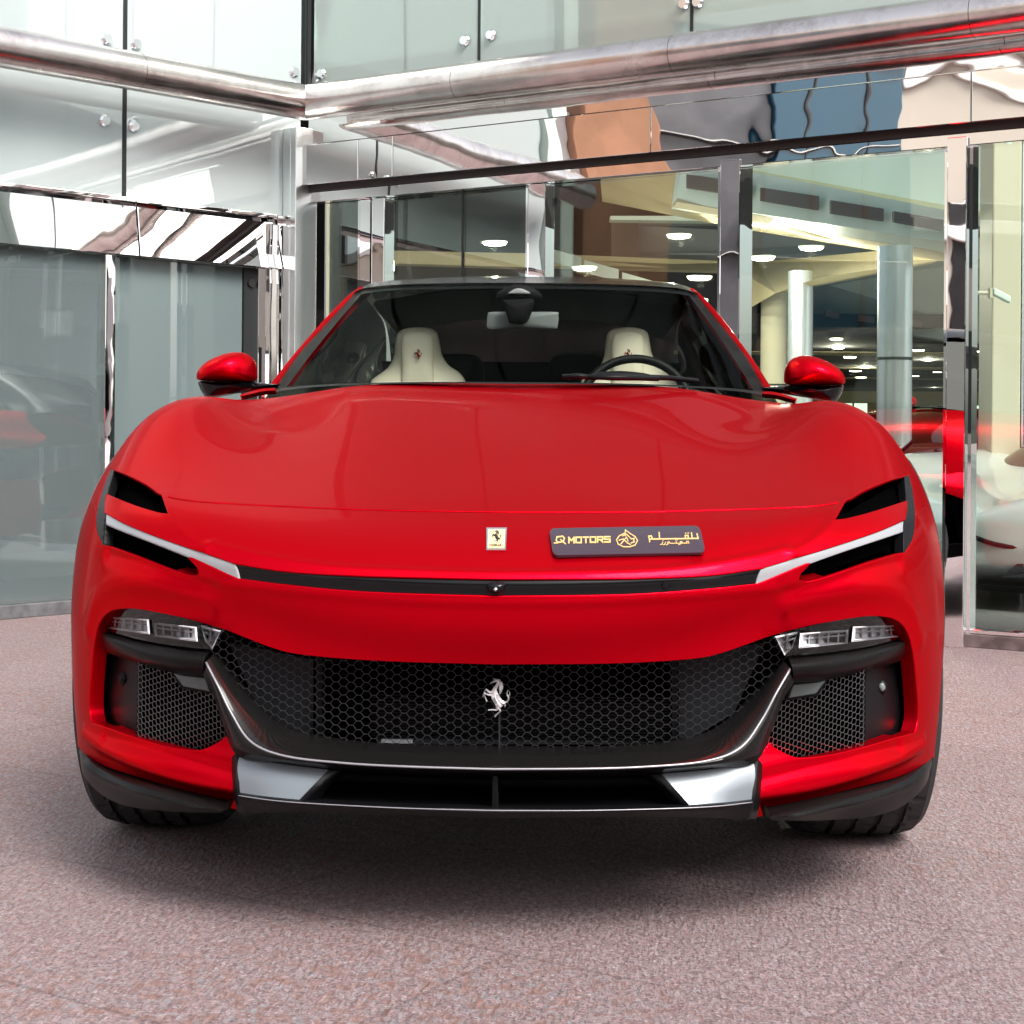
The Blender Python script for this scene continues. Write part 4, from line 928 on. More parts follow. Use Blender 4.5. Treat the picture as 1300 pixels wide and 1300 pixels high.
sep = n.new('ShaderNodeSeparateColor'); l.new(v1.outputs['Color'], sep.inputs[0])
grain = ramp(sep.outputs[0], (0, (.23, .15, .155)), (.22, (.31, .215, .22)), (.5, (.385, .28, .285)), (.72, (.44, .34, .345)), (.9, (.34, .33, .36)), (1, (.52, .46, .46)))
fine = noise(260, 3, mp.outputs[0], .7)
c1 = mix(grain, ramp(fine.outputs[0], (.3, (.45, .45, .45)), (.7, (1.25, 1.2, 1.2))), .8, 'MULTIPLY')
rust = noise(26, 5, mp.outputs[0], .75, .4); big = noise(.55, 3, mp.outputs[0])
rm = ramp(rust.outputs[0], (.50, (0, 0, 0)), (.58, (1, 1, 1))); bm_ = ramp(big.outputs[0], (.42, (.08, .08, .08)), (.58, (.8, .8, .8)))
mm = n.new('ShaderNodeMath'); mm.operation = 'MULTIPLY'; l.new(rm, mm.inputs[0]); l.new(bm_, mm.inputs[1])
c2 = mix(c1, (.30, .17, .14), mm.outputs[0])
gn = noise(31, 5, mp.outputs[0], .75, .4); gm = ramp(gn.outputs[0], (.55, (0, 0, 0)), (.66, (1, 1, 1))); m3 = n.new('ShaderNodeMath'); m3.operation = 'MULTIPLY'; l.new(gm, m3.inputs[0]); l.new(bm_, m3.inputs[1])
c3 = mix(c2, (.27, .30, .33), m3.outputs[0])
tl = n.new('ShaderNodeTexBrick'); tl.inputs['Scale'].default_value = 1; tl.inputs['Brick Width'].default_value = 1.2; tl.inputs['Row Height'].default_value = .6; tl.inputs['Mortar Size'].default_value = .005; tl.offset = .5
tl.inputs['Color1'].default_value = (.92, .92, .92, 1); tl.inputs['Color2'].default_value = (1.05, 1.03, 1.03, 1); tl.inputs['Mortar'].default_value = (.68, .66, .66, 1); l.new(mp.outputs[0], tl.inputs['Vector'])
c4 = mix(c3, tl.outputs['Color'], .8, 'MULTIPLY')
l.new(c4, b.inputs['Base Color']); b.inputs['Roughness'].default_value = .55
hb = noise(110, 6, mp.outputs[0], .85); bp = n.new('ShaderNodeBump'); bp.inputs['Strength'].default_value = .8; bp.inputs['Distance'].default_value = .009
mp2 = n.new('ShaderNodeMapping'); mp2.inputs['Rotation'].default_value = (0, 0, R(-62)); mp2.inputs['Scale'].default_value = (1, .38, 1); l.new(tc.outputs['Object'], mp2.inputs[0])
weave = noise(105, 3, mp2.outputs[0], .55, .3); wr = ramp(weave.outputs[0], (.36, (0, 0, 0)), (.64, (1, 1, 1)))
ad = n.new('ShaderNodeMath'); ad.operation = 'MULTIPLY_ADD'; ad.inputs[1].default_value = .55; l.new(wr, ad.inputs[0]); l.new(hb.outputs[0], ad.inputs[2])
wc = ramp(weave.outputs[0], (.34, (.72, .70, .70)), (.5, (1, 1, 1)), (.66, (1.28, 1.26, 1.27))); c5 = mix(c4, wc, .85, 'MULTIPLY'); l.new(c5, b.inputs['Base Color'])
l.new(ad.outputs[0], bp.inputs['Height']); l.new(bp.outputs[0], b.inputs['Normal'])
mesh('ground', [(-70, -70, 0), (70, -70, 0), (70, 90, 0), (-70, 90, 0)], [(0, 1, 2, 3)], 'paving')['kind'] = 'structure'

# ------------------------------------------------------------------ the two glass fronts meeting in a corner
class Wall:
    def __init__(s, C, d, nrm_): s.C = np.array(C, float); s.d = np.array(d, float) / np.linalg.norm(d); s.n = np.array(nrm_, float) / np.linalg.norm(nrm_)
    def P(s, a, o, z): return np.array([*(s.C + s.d * a + s.n * o), z])
    def hit(s, px, py, o=0):
        r = ray(px, py); A = np.array([[r[0], -s.d[0]], [r[1], -s.d[1]]]); t, a = np.linalg.solve(A, s.C + s.n * o - CAM[:2]); return a, CAM[2] + r[2] * t
    def s(s, px, o=0, py=540): return s.hit(px, py, o)[0]
CR = (-1.15, 6.35)
WR = Wall(CR, (.83, -.55), (-.55, -.83)); WL = Wall(CR, (-1.28, -1.34), (1.34, -1.28))
BLD = empty('showroom_building', (*CR, 0), 'glass-fronted showroom with polished steel fascia, posts and a fat steel pipe, behind the car', 'building')
off = np.array([*CR, 0])
def wb(W_, name, s0, s1, z0, z1, o0, o1, mat, par=None, bev=0, lean=0):
    """box on a wall: along s, height z, outward o"""
    V = [W_.P(a, o - (lean if z == z1 else 0), z) for z in (z0, z1) for a, o in ((s0, o0), (s1, o0), (s1, o1), (s0, o1))]
    c = np.mean(V, 0) if par is None or True else 0
    o_ = mesh(name, [v - off for v in V], [(3, 2, 1, 0), (4, 5, 6, 7), (0, 1, 5, 4), (1, 2, 6, 5), (2, 3, 7, 6), (3, 0, 4, 7)], mat, par or BLD)
    bm = bmesh.new(); bm.from_mesh(o_.data); bmesh.ops.recalc_face_normals(bm, faces=bm.faces); bm.to_mesh(o_.data); bm.free()
    return bevel(o_, bev) if bev else o_
def strip_w(W_, name, line, mat, par=None, s0=0, s1=1, steps=1):
    """a profile (list of (o,z)) swept along the wall"""
    V = []; Fc = []; k = len(line)
    for i in range(steps + 1):
        a = s0 + (s1 - s0) * i / steps
        for o, z in line: V.append(W_.P(a, o, z) - off)
    for i in range(steps):
        for j in range(k - 1): Fc.append((i * k + j, i * k + j + 1, (i + 1) * k + j + 1, (i + 1) * k + j))
    return mesh(name, V, Fc, mat, par or BLD)
def zR(px, py, o=0): return WR.hit(px, py, o)[1]
def zL(px, py, o=0): return WL.hit(px, py, o)[1]
ER, EL = 4.7, 3.6                # where the fronts end, outside the picture
TOP = 5.2
# right front, fascia from the pipe down
zf_bot = zR(820, 194, .12); zf_top = zR(820, 136, .12); zb2 = zR(820, 112, .05); zb1 = zR(820, 92, .0)
seams = [0.02, WR.s(452, .12), WR.s(496, .12), WR.s(823, .12), WR.s(1230, .12), ER]
for a, b_ in zip(seams, seams[1:]):
    wb(WR, 'fascia_panel', a + .0012, b_ - .0012, zf_bot, zf_top - .001, .0, .12, 'polished_steel', bev=.003)
strip_w(WR, 'fascia_step', [(.118, zf_top + .002), (.05, zf_top + .012), (.05, zb2), (.0, zb2 + .006), (.0, zb1 + .04), (-.04, zb1 + .3)], 'polished_steel', s0=.02, s1=ER, steps=30)
wb(WR, 'fascia_shadow_gap', .02, ER, zf_bot - .032, zf_bot, .0, .08, 'gap_dark')
zl_top = zf_bot - .032; zl_bot = zR(820, 220, .06)
wb(WR, 'lower_trim', .02, ER, zl_bot, zl_top, .0, .06, 'polished_steel', bev=.003)
PIPE_R, PO, PZ = .094, .24, 2.65
def pipe_pts(W_, s1): return [W_.P(s, PO, PZ) - off for s in (-.0, s1)]
def pipe_corner(): # intersection of the two pipe axes
    a = WR.C + WR.n * PO; b_ = WL.C + WL.n * PO; A = np.array([WR.d, -WL.d]).T; t = np.linalg.solve(A, b_ - a); return np.array([*(a + WR.d * t[0]), PZ]) - off
PC_ = pipe_corner()
def pipe(W_, s1, marks):
    q = [PC_] + [W_.P(m_, PO, PZ) - off for m_ in marks] + [W_.P(s1, PO, PZ) - off]
    par = None
    for a, b_ in zip(q, q[1:]):
        t = (b_ - a) / np.linalg.norm(b_ - a)
        o = MB().tube([a, b_ - t * .003], PIPE_R, 40).build('steel_pipe', 'pipe_steel', BLD, True); smooth_angle(o, 40)
        MB().tube([b_ - t * .006, b_ + t * .004], PIPE_R - .002, 32).build('pipe_seam', 'gap_dark', o, False)
pipe(WR, ER, [WR.s(582, PO), WR.s(856, PO), WR.s(1235, PO)]); pipe(WL, EL, [WL.s(170, PO)])
# upper glass above the pipe
def pane(W_, s0, s1, z0, z1, mat, o=0, th=.012, name='glass_pane'): return wb(W_, name, s0, s1, z0, z1, o - th, o, mat)
def bolt(W_, px, py, par, o=0):
    a, z = W_.hit(px, py, o + .02); p = W_.P(a, o, z) - off; nn = np.array([*W_.n, 0])
    b_ = MB().tube([p, p + nn * .010, p + nn * .022], .024, 18, True, [.030, .030, .022]).build('point_fixing', 'chrome', par, True); return smooth_angle(b_, 30)
mu = [0.03, WR.s(602), WR.s(872), WR.s(1180), ER]; up = []
for a, b_ in zip(mu, mu[1:]): up.append(pane(WR, a + .008, b_ - .008, zb1 + .02, TOP, 'clear_glass_up', -.02))

for x in mu[1:-1]: wb(WR, 'pane_joint', x - .008, x + .008, zb1 + .02, TOP, -.03, -.016, 'gasket')
for px, py, k in ((588, 51, 0), (621, 44, 1), (406, 93, 0), (866, 4, 1), (884, 2, 2)): bolt(WR, px, py, up[k], -.02)
wb(WR, 'pane_joint', .0, .016, zb1, TOP, -.02, .008, 'gasket')
# posts and glazing of the right front
def post(p0, p1, z1, o=.03, d=.09, mat='post_steel'):
    a, b_ = WR.s(p0, o), WR.s(p1, o); return wb(WR, 'steel_post', min(a, b_), max(a, b_), .0, z1, o - d, o, mat, bev=.004)
zt = zl_bot - .002
post(470, 486, zt); post(668, 690, zt, .04); post(912, 937, zt + .03, .07, .14); post(1200, 1225, zf_bot - .05, .08, .16)
for a, b_ in ((412, 454), (490, 667), (692, 911), (939, 1199)):
    pane(WR, WR.s(a, -.02), WR.s(b_, -.02), .05, zt, 'clear_glass', -.02)
    for x in (a, b_): wb(WR, 'glazing_bead', WR.s(x, -.01) - .006, WR.s(x, -.01) + .006, .04, zt, -.035, -.008, 'post_steel')
wb(WR, 'glazing_bead', WR.s(584, -.01) - .004, WR.s(584, -.01) + .004, .04, zt, -.035, -.016, 'gasket')
wb(WR, 'steel_post', WR.s(455, .0), WR.s(468, .0), 0, zt, -.08, .0, 'polished_steel')
a_ = WR.s(1233, .0); pane(WR, a_, ER, .075, zf_bot - .01, 'clear_glass', .0)
for x0, x1 in ((1226, 1229), (1230, 1233)): wb(WR, 'door_frame', WR.s(x0, .02), WR.s(x1, .02), .05, zf_bot - .01, -.03, .02, 'post_steel')
wb(WR, 'bottom_rail', WR.s(1226, .02), ER, .058, .078, -.03, .02, 'post_steel', bev=.003)
wb(WR, 'plinth', WR.s(940), ER, .0, .056, -.1, .03, 'plinth_stone', bev=.003)
wb(WR, 'plinth_joint', WR.s(1219, .04), WR.s(1220.5, .04), .0, .056, .0, .033, 'satin_steel')
# corner panels between the fronts
cz = zR(408, 160, .1)
wb(WL, 'corner_panel', .0, WL.s(373, .10), .0, cz, -.05, .10, 'satin_steel', bev=.004)
wb(WR, 'corner_panel', -.02, .03, .0, cz, .0, .16, 'satin_steel', bev=.004)
# left front
zh1, zh0 = zL(0, 236, .06), zL(0, 309, .06)
sl0 = WL.s(370, .0)
for a, b_ in ((sl0, WL.s(177, .06)), (WL.s(175.5, .06), EL)): wb(WL, 'header_panel', min(a, b_) + .001, max(a, b_) - .001, zh0, zh1, .0, .06, 'polished_steel', bev=.003, lean=.036)
wb(WL, 'header_lip', sl0, EL, zh1, zh1 + .018, -.02, .075, 'post_steel', bev=.002)
gl = [.02, WL.s(155, -.01), EL]; lp = []
for a, b_ in zip(gl, gl[1:]): lp.append(pane(WL, a + .01, b_ - .01, zh1 + .02, PZ + .1, 'sky_haze_glass', -.01))
wb(WL, 'pane_joint', gl[1] - .012, gl[1] + .012, zh1 + .02, TOP, -.03, -.006, 'gasket')
for a, b_ in zip(gl, gl[1:]): lp.append(pane(WL, a + .01, b_ - .01, PZ + .11, TOP, 'sky_haze_glass', -.01))
wb(WL, 'pane_joint', sl0 - .0, sl0 + .03, zh1, cz, -.03, .02, 'gasket'); wb(WL, 'pane_joint', .0, .016, PZ, TOP, -.03, .008, 'gasket')
for px, py, k in ((135, 153, 1), (172, 160, 0), (138, 49, 3), (175, 55, 2), (376, 91, 2)): bolt(WL, px, py, lp[k], -.01)
# lower left: fixed pane, post, sliding door, jamb posts
for x0, x1, o, d in ((133, 146, .03, .08), (327, 334, .02, .07), (336, 353, .05, .08), (356, 370, .05, .08)):
    wb(WL, 'steel_post', WL.s(x1, o), WL.s(x0, o), .0, zh0 - .002 if x0 < 330 else zh1 - .03, o - d, o, 'post_steel', bev=.003)
wb(WL, 'door_stile', WL.s(326, .0), WL.s(310, .0), .05, zh0, -.05, -.01, 'gasket')
bb = MB().tube([WL.P(WL.s(318), -.012, zL(318, 359)) - off, WL.P(WL.s(318), .004, zL(318, 359)) - off], .022, 16).build('door_knob', 'gasket', BLD)
zc = zL(0, 768, .0)
zm = zL(0, 470)
pane(WL, WL.s(132, .0), EL, zc, zh0, 'reflection_haze_glass', .0); pane(WL, WL.s(309), WL.s(148), zc, zh0, 'film_glass', -.02, name='frosted_pane')
wb(WL, 'kerb', WL.s(300), EL, .0, zc - .002, -.2, .03, 'curb_grey', bev=.004)
# rooms behind the left front: frosted back wall downstairs, pale above, a floor slab between
wb(WL, 'inner_wall', -.0, EL + .4, .0, zh0 + .1, -1.9, -1.8, 'grey_room'); wb(WL, 'inner_wall', .0, EL + .4, zh1, TOP, -1.6, -1.5, 'pale_room')
wb(WL, 'floor_slab', .05, EL, zh0 + .02, zh1 - .02, -1.85, -.03, 'white_wall')
wb(WL, 'inner_sill', .3, EL, .0, .16, -1.75, -.25, 'pale_room')
wb(WL, 'end_wall', EL, EL + .25, 0, TOP, -2.2, .05, 'white_wall'); wb(WR, 'end_wall', ER, ER + .25, 0, TOP, -.4, .12, 'white_wall')
# canopy over the forecourt, carried by the building
cp = [np.array(p, float) for p in ((-7.5, -.8), (6.2, -.8), (9, 12), (-7.5, 12))]
if 0: mesh('canopy', [(*(p - off[:2]), z) for z in (TOP, TOP + .35) for p in cp], [(3, 2, 1, 0), (4, 5, 6, 7), (0, 1, 5, 4), (1, 2, 6, 5), (2, 3, 7, 6), (3, 0, 4, 7)], 'canopy_soffit', BLD)
# ------------------------------------------------------------------ inside the showroom, seen through the right front
def slabw(name, pts, th, mat, par, back=(0, 1, 0)):
    """a solid whose front outline is given by photo pixels with a distance each"""
    P = [pw(*p) for p in pts]; bv = np.array(back, float) * th; o = np.array(par.location) if par else 0
    m_ = MB().prism([p - o for p in P], [p + bv - o for p in P]).build(name, mat, par)
    bm = bmesh.new(); bm.from_mesh(m_.data); bmesh.ops.recalc_face_normals(bm, faces=bm.faces); bm.to_mesh(m_.data); bm.free(); return m_
IN_ = BLD
def db(x): return 1 / (1 / 15.15 + (x - 866) * (1 / 11.0 - 1 / 15.15) / 405)
mesh('showroom_floor', [(-1.0, 6.5, .012), (5.5, 2.4, .012), (40, 10, .012), (40, 70, .012), (-10, 70, .012)], [(0, 1, 2, 3, 4)], 'show_floor')['kind'] = 'structure'
# upper gallery wall with its brown air slots
slabw('gallery_wall', [(935,120,15.5),(1330,120,11.5),(1330,300,11.5),(1280,275,11.6),(935,212,15.5)], .3, 'white_wall', IN_)
band = slabw('gallery_band', [(x, y, db(x)) for x, y in ((866,206),(941,215),(1197,266),(1271,280),(1271,320),(1200,307),(941,268),(859,256))], .5, 'band_wall', IN_)
for q in ([(872,221),(953,233),(953,250),(872,238)], [(966,238),(1040,249),(1040,266),(966,254)], [(1055,254),(1122,265),(1122,280),(1055,270)], [(1135,268),(1198,279),(1198,292),(1135,281)], [(1232,285),(1266,291),(1266,304),(1232,298)]):
    d_ = lambda x: db(x) - .10
    o = slabw('air_slot', [(x, y, d_(x)) for x, y in q], .06, 'vent_brown', IN_)
    q2 = [(q[0][0]-3,q[0][1]-3),(q[1][0]+3,q[1][1]-3),(q[2][0]+3,q[2][1]+3),(q[3][0]-3,q[3][1]+3)]
    fr_ = slabw('slot_frame', [(x, y, d_(x) + .03) for x, y in q2], .06, 'white_wall', o); fr_.location = Vector((0,0,0)) ; fr_.matrix_parent_inverse = Matrix()
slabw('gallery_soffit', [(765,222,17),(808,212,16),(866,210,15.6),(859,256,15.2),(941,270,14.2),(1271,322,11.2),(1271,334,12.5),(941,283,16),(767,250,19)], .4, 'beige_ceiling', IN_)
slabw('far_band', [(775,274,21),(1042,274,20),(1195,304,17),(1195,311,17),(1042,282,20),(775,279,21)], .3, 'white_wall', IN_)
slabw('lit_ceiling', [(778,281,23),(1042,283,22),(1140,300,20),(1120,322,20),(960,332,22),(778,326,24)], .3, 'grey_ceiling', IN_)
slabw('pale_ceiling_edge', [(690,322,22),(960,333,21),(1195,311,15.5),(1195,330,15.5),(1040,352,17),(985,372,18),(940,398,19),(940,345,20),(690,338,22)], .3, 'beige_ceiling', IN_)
slabw('brown_pier', [(776,276,22.8),(810,276,22.8),(810,352,22.8),(776,352,22.8)], .3, 'vent_brown', IN_)
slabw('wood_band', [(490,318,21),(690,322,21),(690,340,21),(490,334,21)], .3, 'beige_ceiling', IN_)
slabw('mid_wall', [(1030,352,26),(1330,300,24),(1330,440,24),(1200,432,25),(1115,418,26),(1030,405,27)], .3, 'white_wall', IN_)
for q in ([(1048,393),(1065,396),(1065,404),(1048,401)], [(1090,399),(1110,402),(1110,410),(1090,407)], [(1158,406),(1171,408),(1171,416),(1158,414)]):
    slabw('air_slot', [(x, y, 23.6) for x, y in q], .1, 'vent_brown', IN_)
def plane_w(name, pts, mat, par):
    o = np.array(par.location); P = [np.array(p, float) - o for p in pts]
    return MB().prism(P, [p + np.array([0, 0, .2]) for p in P]).build(name, mat, par)
plane_w('dark_ceiling', [(-12, 22, 2.42), (30, 22, 2.42), (30, 66, 2.42), (-12, 66, 2.42)], 'dark_ceiling', IN_)
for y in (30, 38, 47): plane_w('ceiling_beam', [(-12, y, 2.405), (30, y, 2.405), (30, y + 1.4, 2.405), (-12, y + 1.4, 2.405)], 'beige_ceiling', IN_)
plane_w('dark_void_ceiling', [(-9, 12, 5.3), (26, 12, 5.3), (26, 66, 5.3), (-9, 66, 5.3)], 'dark_ceiling', IN_)
slabw('void_wall', [(380,60,30),(960,60,30),(960,420,30),(380,420,30)], .3, 'dark_ceiling', IN_)
slabw('back_wall', [(380,380,68),(1400,380,68),(1400,600,68),(380,600,68)], .3, 'beige_ceiling', IN_)
for x in (1067, 1086): slabw('far_window', [(x,512,66),(x+15,512,66),(x+15,529,66),(x,529,66)], .2, 'daylight_window', IN_)
for x in (1160, 1236): slabw('far_window', [(x,515,66),(x+7,515,66),(x+7,530,66),(x,530,66)], .2, 'daylight_window', IN_)
def column(x0, x1, d, ztop, mat, label, zb=0.012, group=None):
    a = pw(x0, 540, d)[0]; b_ = pw(x1, 540, d)[0]; r = (b_ - a) / 2; cx = (a + b_) / 2; y = d - 3
    t = empty('column', (cx, y, 0), label, 'column', group)
    o = MB().tube([(0, 0, zb), (0, 0, ztop)], r, 40).build('shaft', mat, t, True); smooth_angle(o, 40)
    zz = pw(0, 449, 11.6)[2]
    MB().tube([(0, 0, zz), (0, 0, zz + .02)], r + .004, 40).build('shaft_joint', 'gasket', t)
    return t
column(1113, 1157, 11.6, 2.18, 'column_silver', 'thick silver round column nearest the glass, right of the car mirror')
column(999, 1031, 17.5, 2.55, 'column_silver', 'slimmer silver column further back beside a beige column')
column(965, 998, 19, 2.5, 'column_beige', 'beige round column beside the slimmer silver column')
pr = empty('square_pillar', pw(1277, 540, 10.5) * [1, 1, 0], 'beige square pillar behind the glass at the right edge', 'column')
bevel(MB().box((-.09, 0, .012), (.09, .3, 3.0)).build('shaft', 'column_beige', pr), .01); MB().box((.10, .02, .012), (.115, .28, 3.0)).build('corner_strip', 'satin_steel', pr)
# lamps
def lamp(px, py, d, r, group, label, power=0):
    p = pw(px, py, d); t = empty('ceiling_light', p, label, 'ceiling light', group)
    MB().tube([(0, 0, -.022 * r / .1), (0, 0, -.016 * r / .1), (0, 0, .0)], r, 24, True, [r * .6, r * .9, r]).build('diffuser', 'light_disc', t)
    MB().tube([(0, 0, .002), (0, 0, .012)], r * 1.1, 24).build('trim_ring', 'white_wall', t)
    if power:
        pl = bpy.data.lights.new('lamp_glow', 'POINT'); pl.energy = power * .9; pl.shadow_soft_size = .03; pl.color = (1, .9, .72)
        po = bpy.data.objects.new('lamp_glow', pl); link(po, t); po.location = (0, 0, -.06)
for px, py, d, pw_, lb in ((958,278,15,60,'round downlight just right of the second steel post, under the slotted gallery'),(862,299,17,60,'bright round downlight above the right end of the car roof'),
        (1030,314,14,70,'round downlight in the grey ceiling panel between two steel posts'),(968,327,15,60,'lower round downlight close right of the steel post above the car mirror'),
        (628,308,17,50,'lone round downlight left of the narrow steel post above the roof centre'),(742,340,16,50,'round downlight just above the car roof, right of the narrow steel post'),(888,352,16.5,50,'round downlight touching the right roof corner of the car')):
    lamp(px, py, d, .105 * d / 15, 'downlights in the near showroom ceiling', lb, pw_)
FAR = ((1062,430,'left of the thick silver column, topmost'),(1064,441,'left of the thick silver column, second from the top'),(1079,453,'left of the thick silver column, above the car mirror'),(1099,465,'tight against the left side of the thick silver column'),
       (1086,470,'left of the thick silver column, level with the mirror top'),(1093,478,'lowest one left of the thick silver column'),(1166,444,'right of the thick silver column, topmost'),(1178,456,'right of the thick silver column, large second one'),
       (1190,471,'right of the silver column, next to the steel post'),(1161,476,'touching the right edge of the thick silver column'),(1177,480,'right of the silver column, in the lower row'),(1186,490,'right of the silver column, lowest'),
       (1239,491,'lowest one behind the glass right of the wide steel post'),(1253,468,'middle one behind the glass right of the wide steel post'),(1246,445,'topmost behind the glass right of the wide steel post'))
for px, py, lb in FAR:
    d = 1.44 * F / (540 - py + .3)
    lamp(px, py, d, .095 * d / 26, 'downlights in the far dark ceiling', 'small far downlight ' + lb, 90 if px in (1064, 1099, 1178, 1186) else 0)
# wall camera and small fixtures
f1 = empty('security_camera', pw(1262, 372, 9.9), 'white security camera bracketed to the right-hand pillar', 'camera')
MB().tube([(-.16, .0, .0), (-.02, .0, .0)], .012, 8).box((-.03, -.02, -.03), (.0, .02, .03)).build('bracket', 'column_beige', f1); bevel(MB().box((-.01, -.03, -.015), (.09, .03, .025), lambda x, y, z: (x, y, z - x * .5)).build('housing', 'white_wall', f1), .006)

pm('facade_pale', (.70, .76, .76), .4)
# curved grey form added for the dark shape in the left pane; thin frames hang above it
pm('form_grey', (.13, .155, .16), .25, var=(.9, .2))
rc = empty('curved_form', pw(30, 560, 8.9) * [1, 1, 0], 'curved grey form with a pale top, added behind the far left glass', 'counter')
slabw('form_body', [(-90,468,8.5),(0,474,8.9),(60,481,9.05),(105,492,9.15),(126,512,9.2),(132,560,9.2),(133,693,9.2),(60,690,9.05),(-90,680,8.5)], .35, 'form_grey', rc)
slabw('form_top', [(-90,452,8.48),(0,460,8.88),(60,468,9.03),(110,482,9.13),(126,500,9.18),(105,491.5,9.13),(60,480.5,9.03),(0,473.5,8.88),(-90,467,8.48)], .5, 'facade_pale', rc)
for k_, x in enumerate((28, 74, 120)):
    slabw('ceiling_frame', [(x,316,9.3),(x+4,317,9.3),(x+9,336,9.3),(x+5,336,9.3)], .05, 'gasket', BLD)
slabw('ceiling_frame', [(-60,330,9.32),(128,338,9.32),(128,344,9.32),(-60,337,9.32)], .08, 'facade_pale', BLD)

# ------------------------------------------------------------------ other cars in the showroom (simple full-length bodies with parts)
pm('paint_white', (.55, .60, .59), .3, .1, 1, .03)
pm('paint_maroon', (.075, .006, .010), .3, .3, 1, .03)
glass('show_glass', (.10, .11, .11), .04)
def show_car(name, label, loc, rz, paint, L_, Wd, H, nose_z):
    t = empty(name, loc, label, 'car', rz=rz)
    # body: cross-sections along the length, nose at -Y
    secs = []
    for y, w, zb, zs, zc in ((-.075, .10, .30, .36, .37), (-.05, .35, .24, .38, nose_z - .04), (0, .55, .22, .42, nose_z), (.12, .80, .14, .50, nose_z + .06), (.45, .93, .12, .60, nose_z + .13), (.95, .985, .13, .70, nose_z + .19), (1.5, .97, .15, .72, nose_z + .25), (2.4, .95, .15, .76, nose_z + .30), (3.3, 1.0, .15, .84, nose_z + .34), (3.9, 1.0, .18, .84, nose_z + .34), (4.4, .92, .25, .80, nose_z + .32), (4.55, .8, .35, .74, nose_z + .26)):
        w *= Wd / 2; h = []
        for x_, z_ in ((.0, zc), (.35, zc + .005), (.62, (zc + zs) / 2 + .05), (.85, zs + .06), (.97, zs - .06), (1.0, (zb + zs) / 2), (.96, zb + .06), (.80, zb), (.0, zb)): h.append((w * x_, y * L_ / 4.55, z_))
        secs.append(h)
    G = np.array([crom(s, 40) for s in secs]); G = np.stack([crom(G[:, j], 60) for j in range(40)], 1); Gm = G[:, ::-1].copy(); Gm[..., 0] *= -1
    grid_mesh('body', np.concatenate([Gm[:, :-1], G], 1), paint, t)
    k = L_ / 4.55; zb = nose_z + .24
    cab = [[(0,1.35*k,zb),(.4,1.4*k,zb-.02),(.68,1.6*k,zb-.06)], [(0,2.1*k,H-.05),(.34,2.12*k,H-.09),(.60,2.2*k,zb+.05)], [(0,2.6*k,H),(.36,2.6*k,H-.05),(.66,2.6*k,zb+.06)], [(0,3.2*k,H-.06),(.34,3.2*k,H-.1),(.66,3.2*k,zb+.08)], [(0,4.2*k,zb+.1),(.34,4.1*k,zb+.08),(.66,4.0*k,zb+.06)]]
    Gc_ = loft(cab, 16, 30, False); Gm = Gc_[:, ::-1].copy(); Gm[..., 0] *= -1
    GG = np.concatenate([Gm[:, :-1], Gc_], 1)
    grid_mesh('canopy_glass', GG, 'show_glass', t); grid_mesh('roof', GG[13:20, 8:23] + np.array([0, 0, .006]), paint, t)
    for yc in (1.08 * k, 3.55 * k):
        for sg in (1, -1):
            w_ = mesh('wheel', [(v[0] * sg + sg * (Wd / 2 - .27), v[1] * .9 + yc, v[2] * .9 + .345) for v in rv], rf, 'rim', t)
            mesh('tyre', [(v[0] * sg + sg * (Wd / 2 - .27), v[1] * .9 + yc, v[2] * .9 + .345) for v in tv], tf, 'rubber', w_)
    for sg in (1, -1):
        q = [(sg*.48,.22,nose_z+.07),(sg*.74,.42,nose_z+.15),(sg*.84,.74,nose_z+.20),(sg*.66,.50,nose_z+.21)]
        MB().prism([(a, b_ * k, c_ + .025) for a, b_, c_ in q], [(a, b_ * k, c_ - .03) for a, b_, c_ in q]).build('headlight', 'gloss_black', t)
        q = [(sg*.45,-.01,.17),(sg*.80,.16,.18),(sg*.84,.26,.26),(sg*.52,.03,.24)]
        MB().prism([(a, b_ - .03, c_) for a, b_, c_ in q], [(a, b_ + .08, c_) for a, b_, c_ in q]).build('air_intake', 'gloss_black', t)
        MB().tube([tuple(p_) for p_ in crom([(sg*.22,-.075,.40),(sg*.45,-.02,.33),(sg*.70,.13,.33),(sg*.86,.34,.42),(sg*.90,.46,.52)], 24)], .013, 8).build('bumper_line', 'gloss_black', t, True)
        m_ = MB().tube([(sg*.80,1.75*k,zb),(sg*1.0,1.72*k,zb+.08)], .015, 8); m_.build('mirror_arm', 'gloss_black', t)
    mm_ = MB(); mm_.prism([(-.9,-.06,.10),(.9,-.06,.10),(.98,.6,.10),(-.98,.6,.10)], [(-.9,-.06,.13),(.9,-.06,.13),(.98,.6,.13),(-.98,.6,.13)]); mm_.build('splitter', 'gloss_black', t)
    return t
show_car('sports_car', 'low white sports car with a black lower edge, inside behind the right-hand glass', (2.20, 5.95, .012), R(-46), 'paint_white', 4.4, 1.9, 1.06, .46)
show_car('sports_car', 'dark maroon sports car parked behind the white one', (.7, 8.5, .012), R(-70), 'paint_maroon', 4.5, 1.95, 1.09, .52)
ex = empty('alarm_bell', pw(1156, 510, 12.2), 'small round red bell on the thick silver column', 'alarm bell')
smooth_angle(MB().tube([(0, 0, 0), (0, -.03, 0), (0, -.045, 0)], .03, 20, True, [.036, .036, .02]).build('bell_dome', 'paint_trim', ex, True), 40)
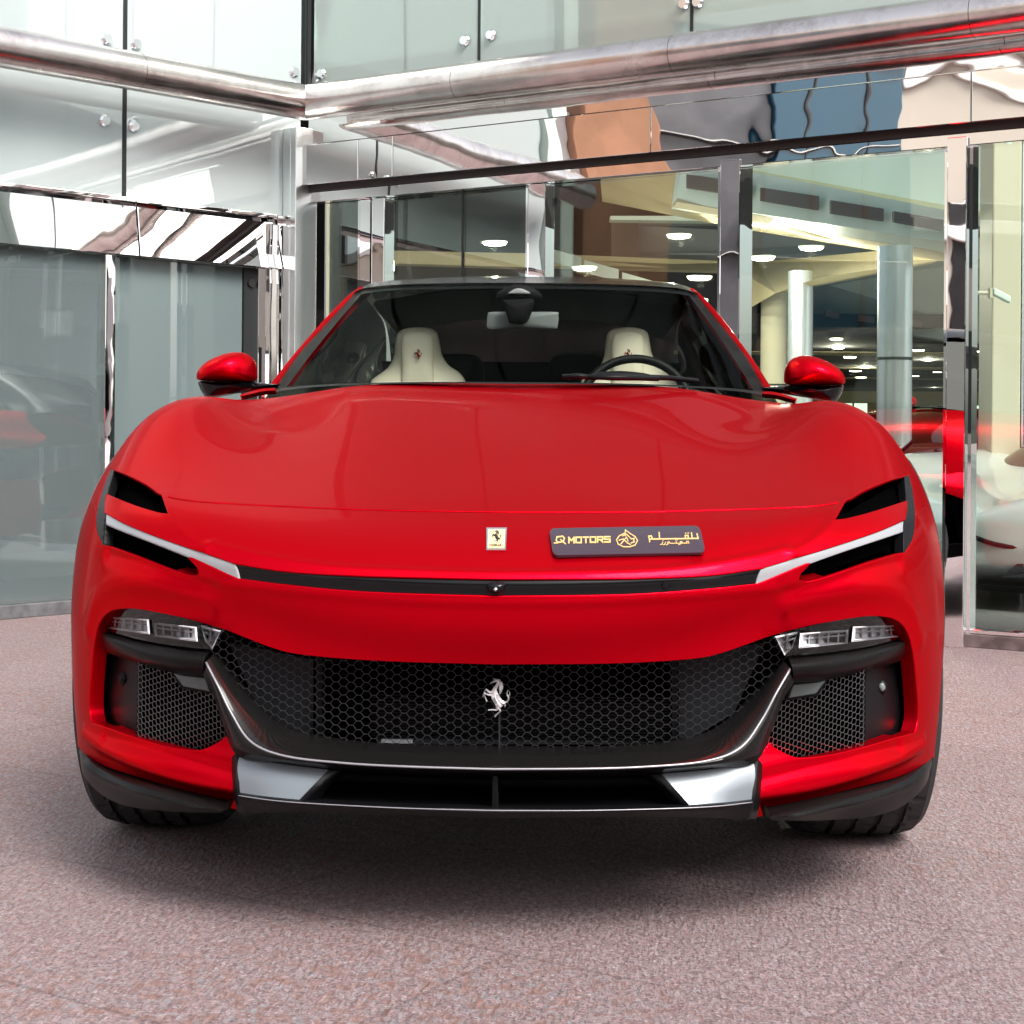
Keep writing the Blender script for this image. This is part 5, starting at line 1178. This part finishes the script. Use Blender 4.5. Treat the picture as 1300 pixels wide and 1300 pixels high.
# ------------------------------------------------------------------ the street side behind the camera, seen in the polished steel and glass
pm('facade_beige', (.60, .54, .46), .8, var=(.4, .06)); pm('facade_white', (.78, .77, .75), .7, var=(.6, .1)); pm('facade_orange', (.38, .19, .11), .8, var=(.7, .25))
pm('facade_dark', (.035, .033, .035), .15, var=(.5, .4)); pm('blue_glass', (.01, .075, .13), .08, 0, .6)
def block(label, x0, x1, y0, y1, h, wall, rows, axis, side_, glassm='facade_dark', step=3.2):
    t = empty('city_building', ((x0 + x1) / 2, (y0 + y1) / 2, 0), label, 'building'); cx, cy = (x0 + x1) / 2, (y0 + y1) / 2
    bevel(MB().box((x0 - cx, y0 - cy, 0), (x1 - cx, y1 - cy, h)).build('wall', wall, t), .05)
    MB().box((x0 - cx - .2, y0 - cy - .2, h), (x1 - cx + .2, y1 - cy + .2, h + .3)).build('parapet', 'facade_white', t)
    lo, hi = (x0, x1) if axis == 'x' else (y0, y1)
    for r_ in range(rows):
        z0 = 1.0 + r_ * 3.1; a = lo + .8
        while a + step * .7 < hi:
            if axis == 'x': yy = (y1 if side_ > 0 else y0) - cy; MB().box((a - cx, yy - .03, z0), (a + step * .72 - cx, yy + .03, z0 + 1.9)).build('window', glassm, t)
            else: xx = (x1 if side_ > 0 else x0) - cx; MB().box((xx - .03, a - cy, z0), (xx + .03, a + step * .72 - cy, z0 + 1.9)).build('window', glassm, t)
            a += step
    return t
block('long beige block across the street behind the camera', -14, 16, -30, -22, 8.5, 'facade_beige', 2, 'x', 1)
hb_ = empty('city_building', (-21, -4, 0), 'pale building left of the forecourt with blue glass, dark glazing and an orange pier', 'building')
def bay(name, y0, y1, z0, z1, x1, mat): return bevel(MB().box((-3.5, y0 + 4, z0), (x1, y1 + 4, z1)).build(name, mat, hb_), .03)
bay('wall', -20, -9.2, 0, 10, 3.8, 'facade_beige'); bay('blue_curtain_glass', -9.2, -6.2, 0, 7.6, 4.0, 'blue_glass'); bay('wall_cap', -9.2, -4.1, 7.61, 10, 4.1, 'facade_beige')
pm('grey_glazing', (.11, .11, .12), .15, var=(.6, .4)); bay('dark_glazing', -6.19, -4.2, 0, 7.6, 3.9, 'grey_glazing'); bay('orange_pier', -4.19, -2.6, 0, 10.5, 4.4, 'facade_orange'); bay('wall', -2.59, 3.5, 0, 6.2, 3.9, 'facade_white')
for y in (-8.2, -7.2): bay('glazing_bar', y - .05, y + .05, 0, 7.6, 4.04, 'facade_dark')
for y in (-18, -15, -12): bay('window', y, y + 1.6, 2, 5, 3.84, 'facade_dark')
for z in (1.9, 3.8, 5.7): bay('glazing_bar', -9.15, -4.25, z, z + .06, 4.05, 'facade_dark')
for z in (4.4, 7.4): bay('cornice', -20, -9.25, z, z + .25, 4.0, 'facade_white')
bay('cornice', -2.55, 3.5, 4.3, 4.6, 4.1, 'facade_beige')
for y in (-1.6, 1.0): bay('window', y, y + 1.4, 1.5, 3.6, 3.95, 'facade_dark')
block('white block right of the forecourt', 15, 22, -16, -2, 7, 'facade_white', 2, 'y', -1)
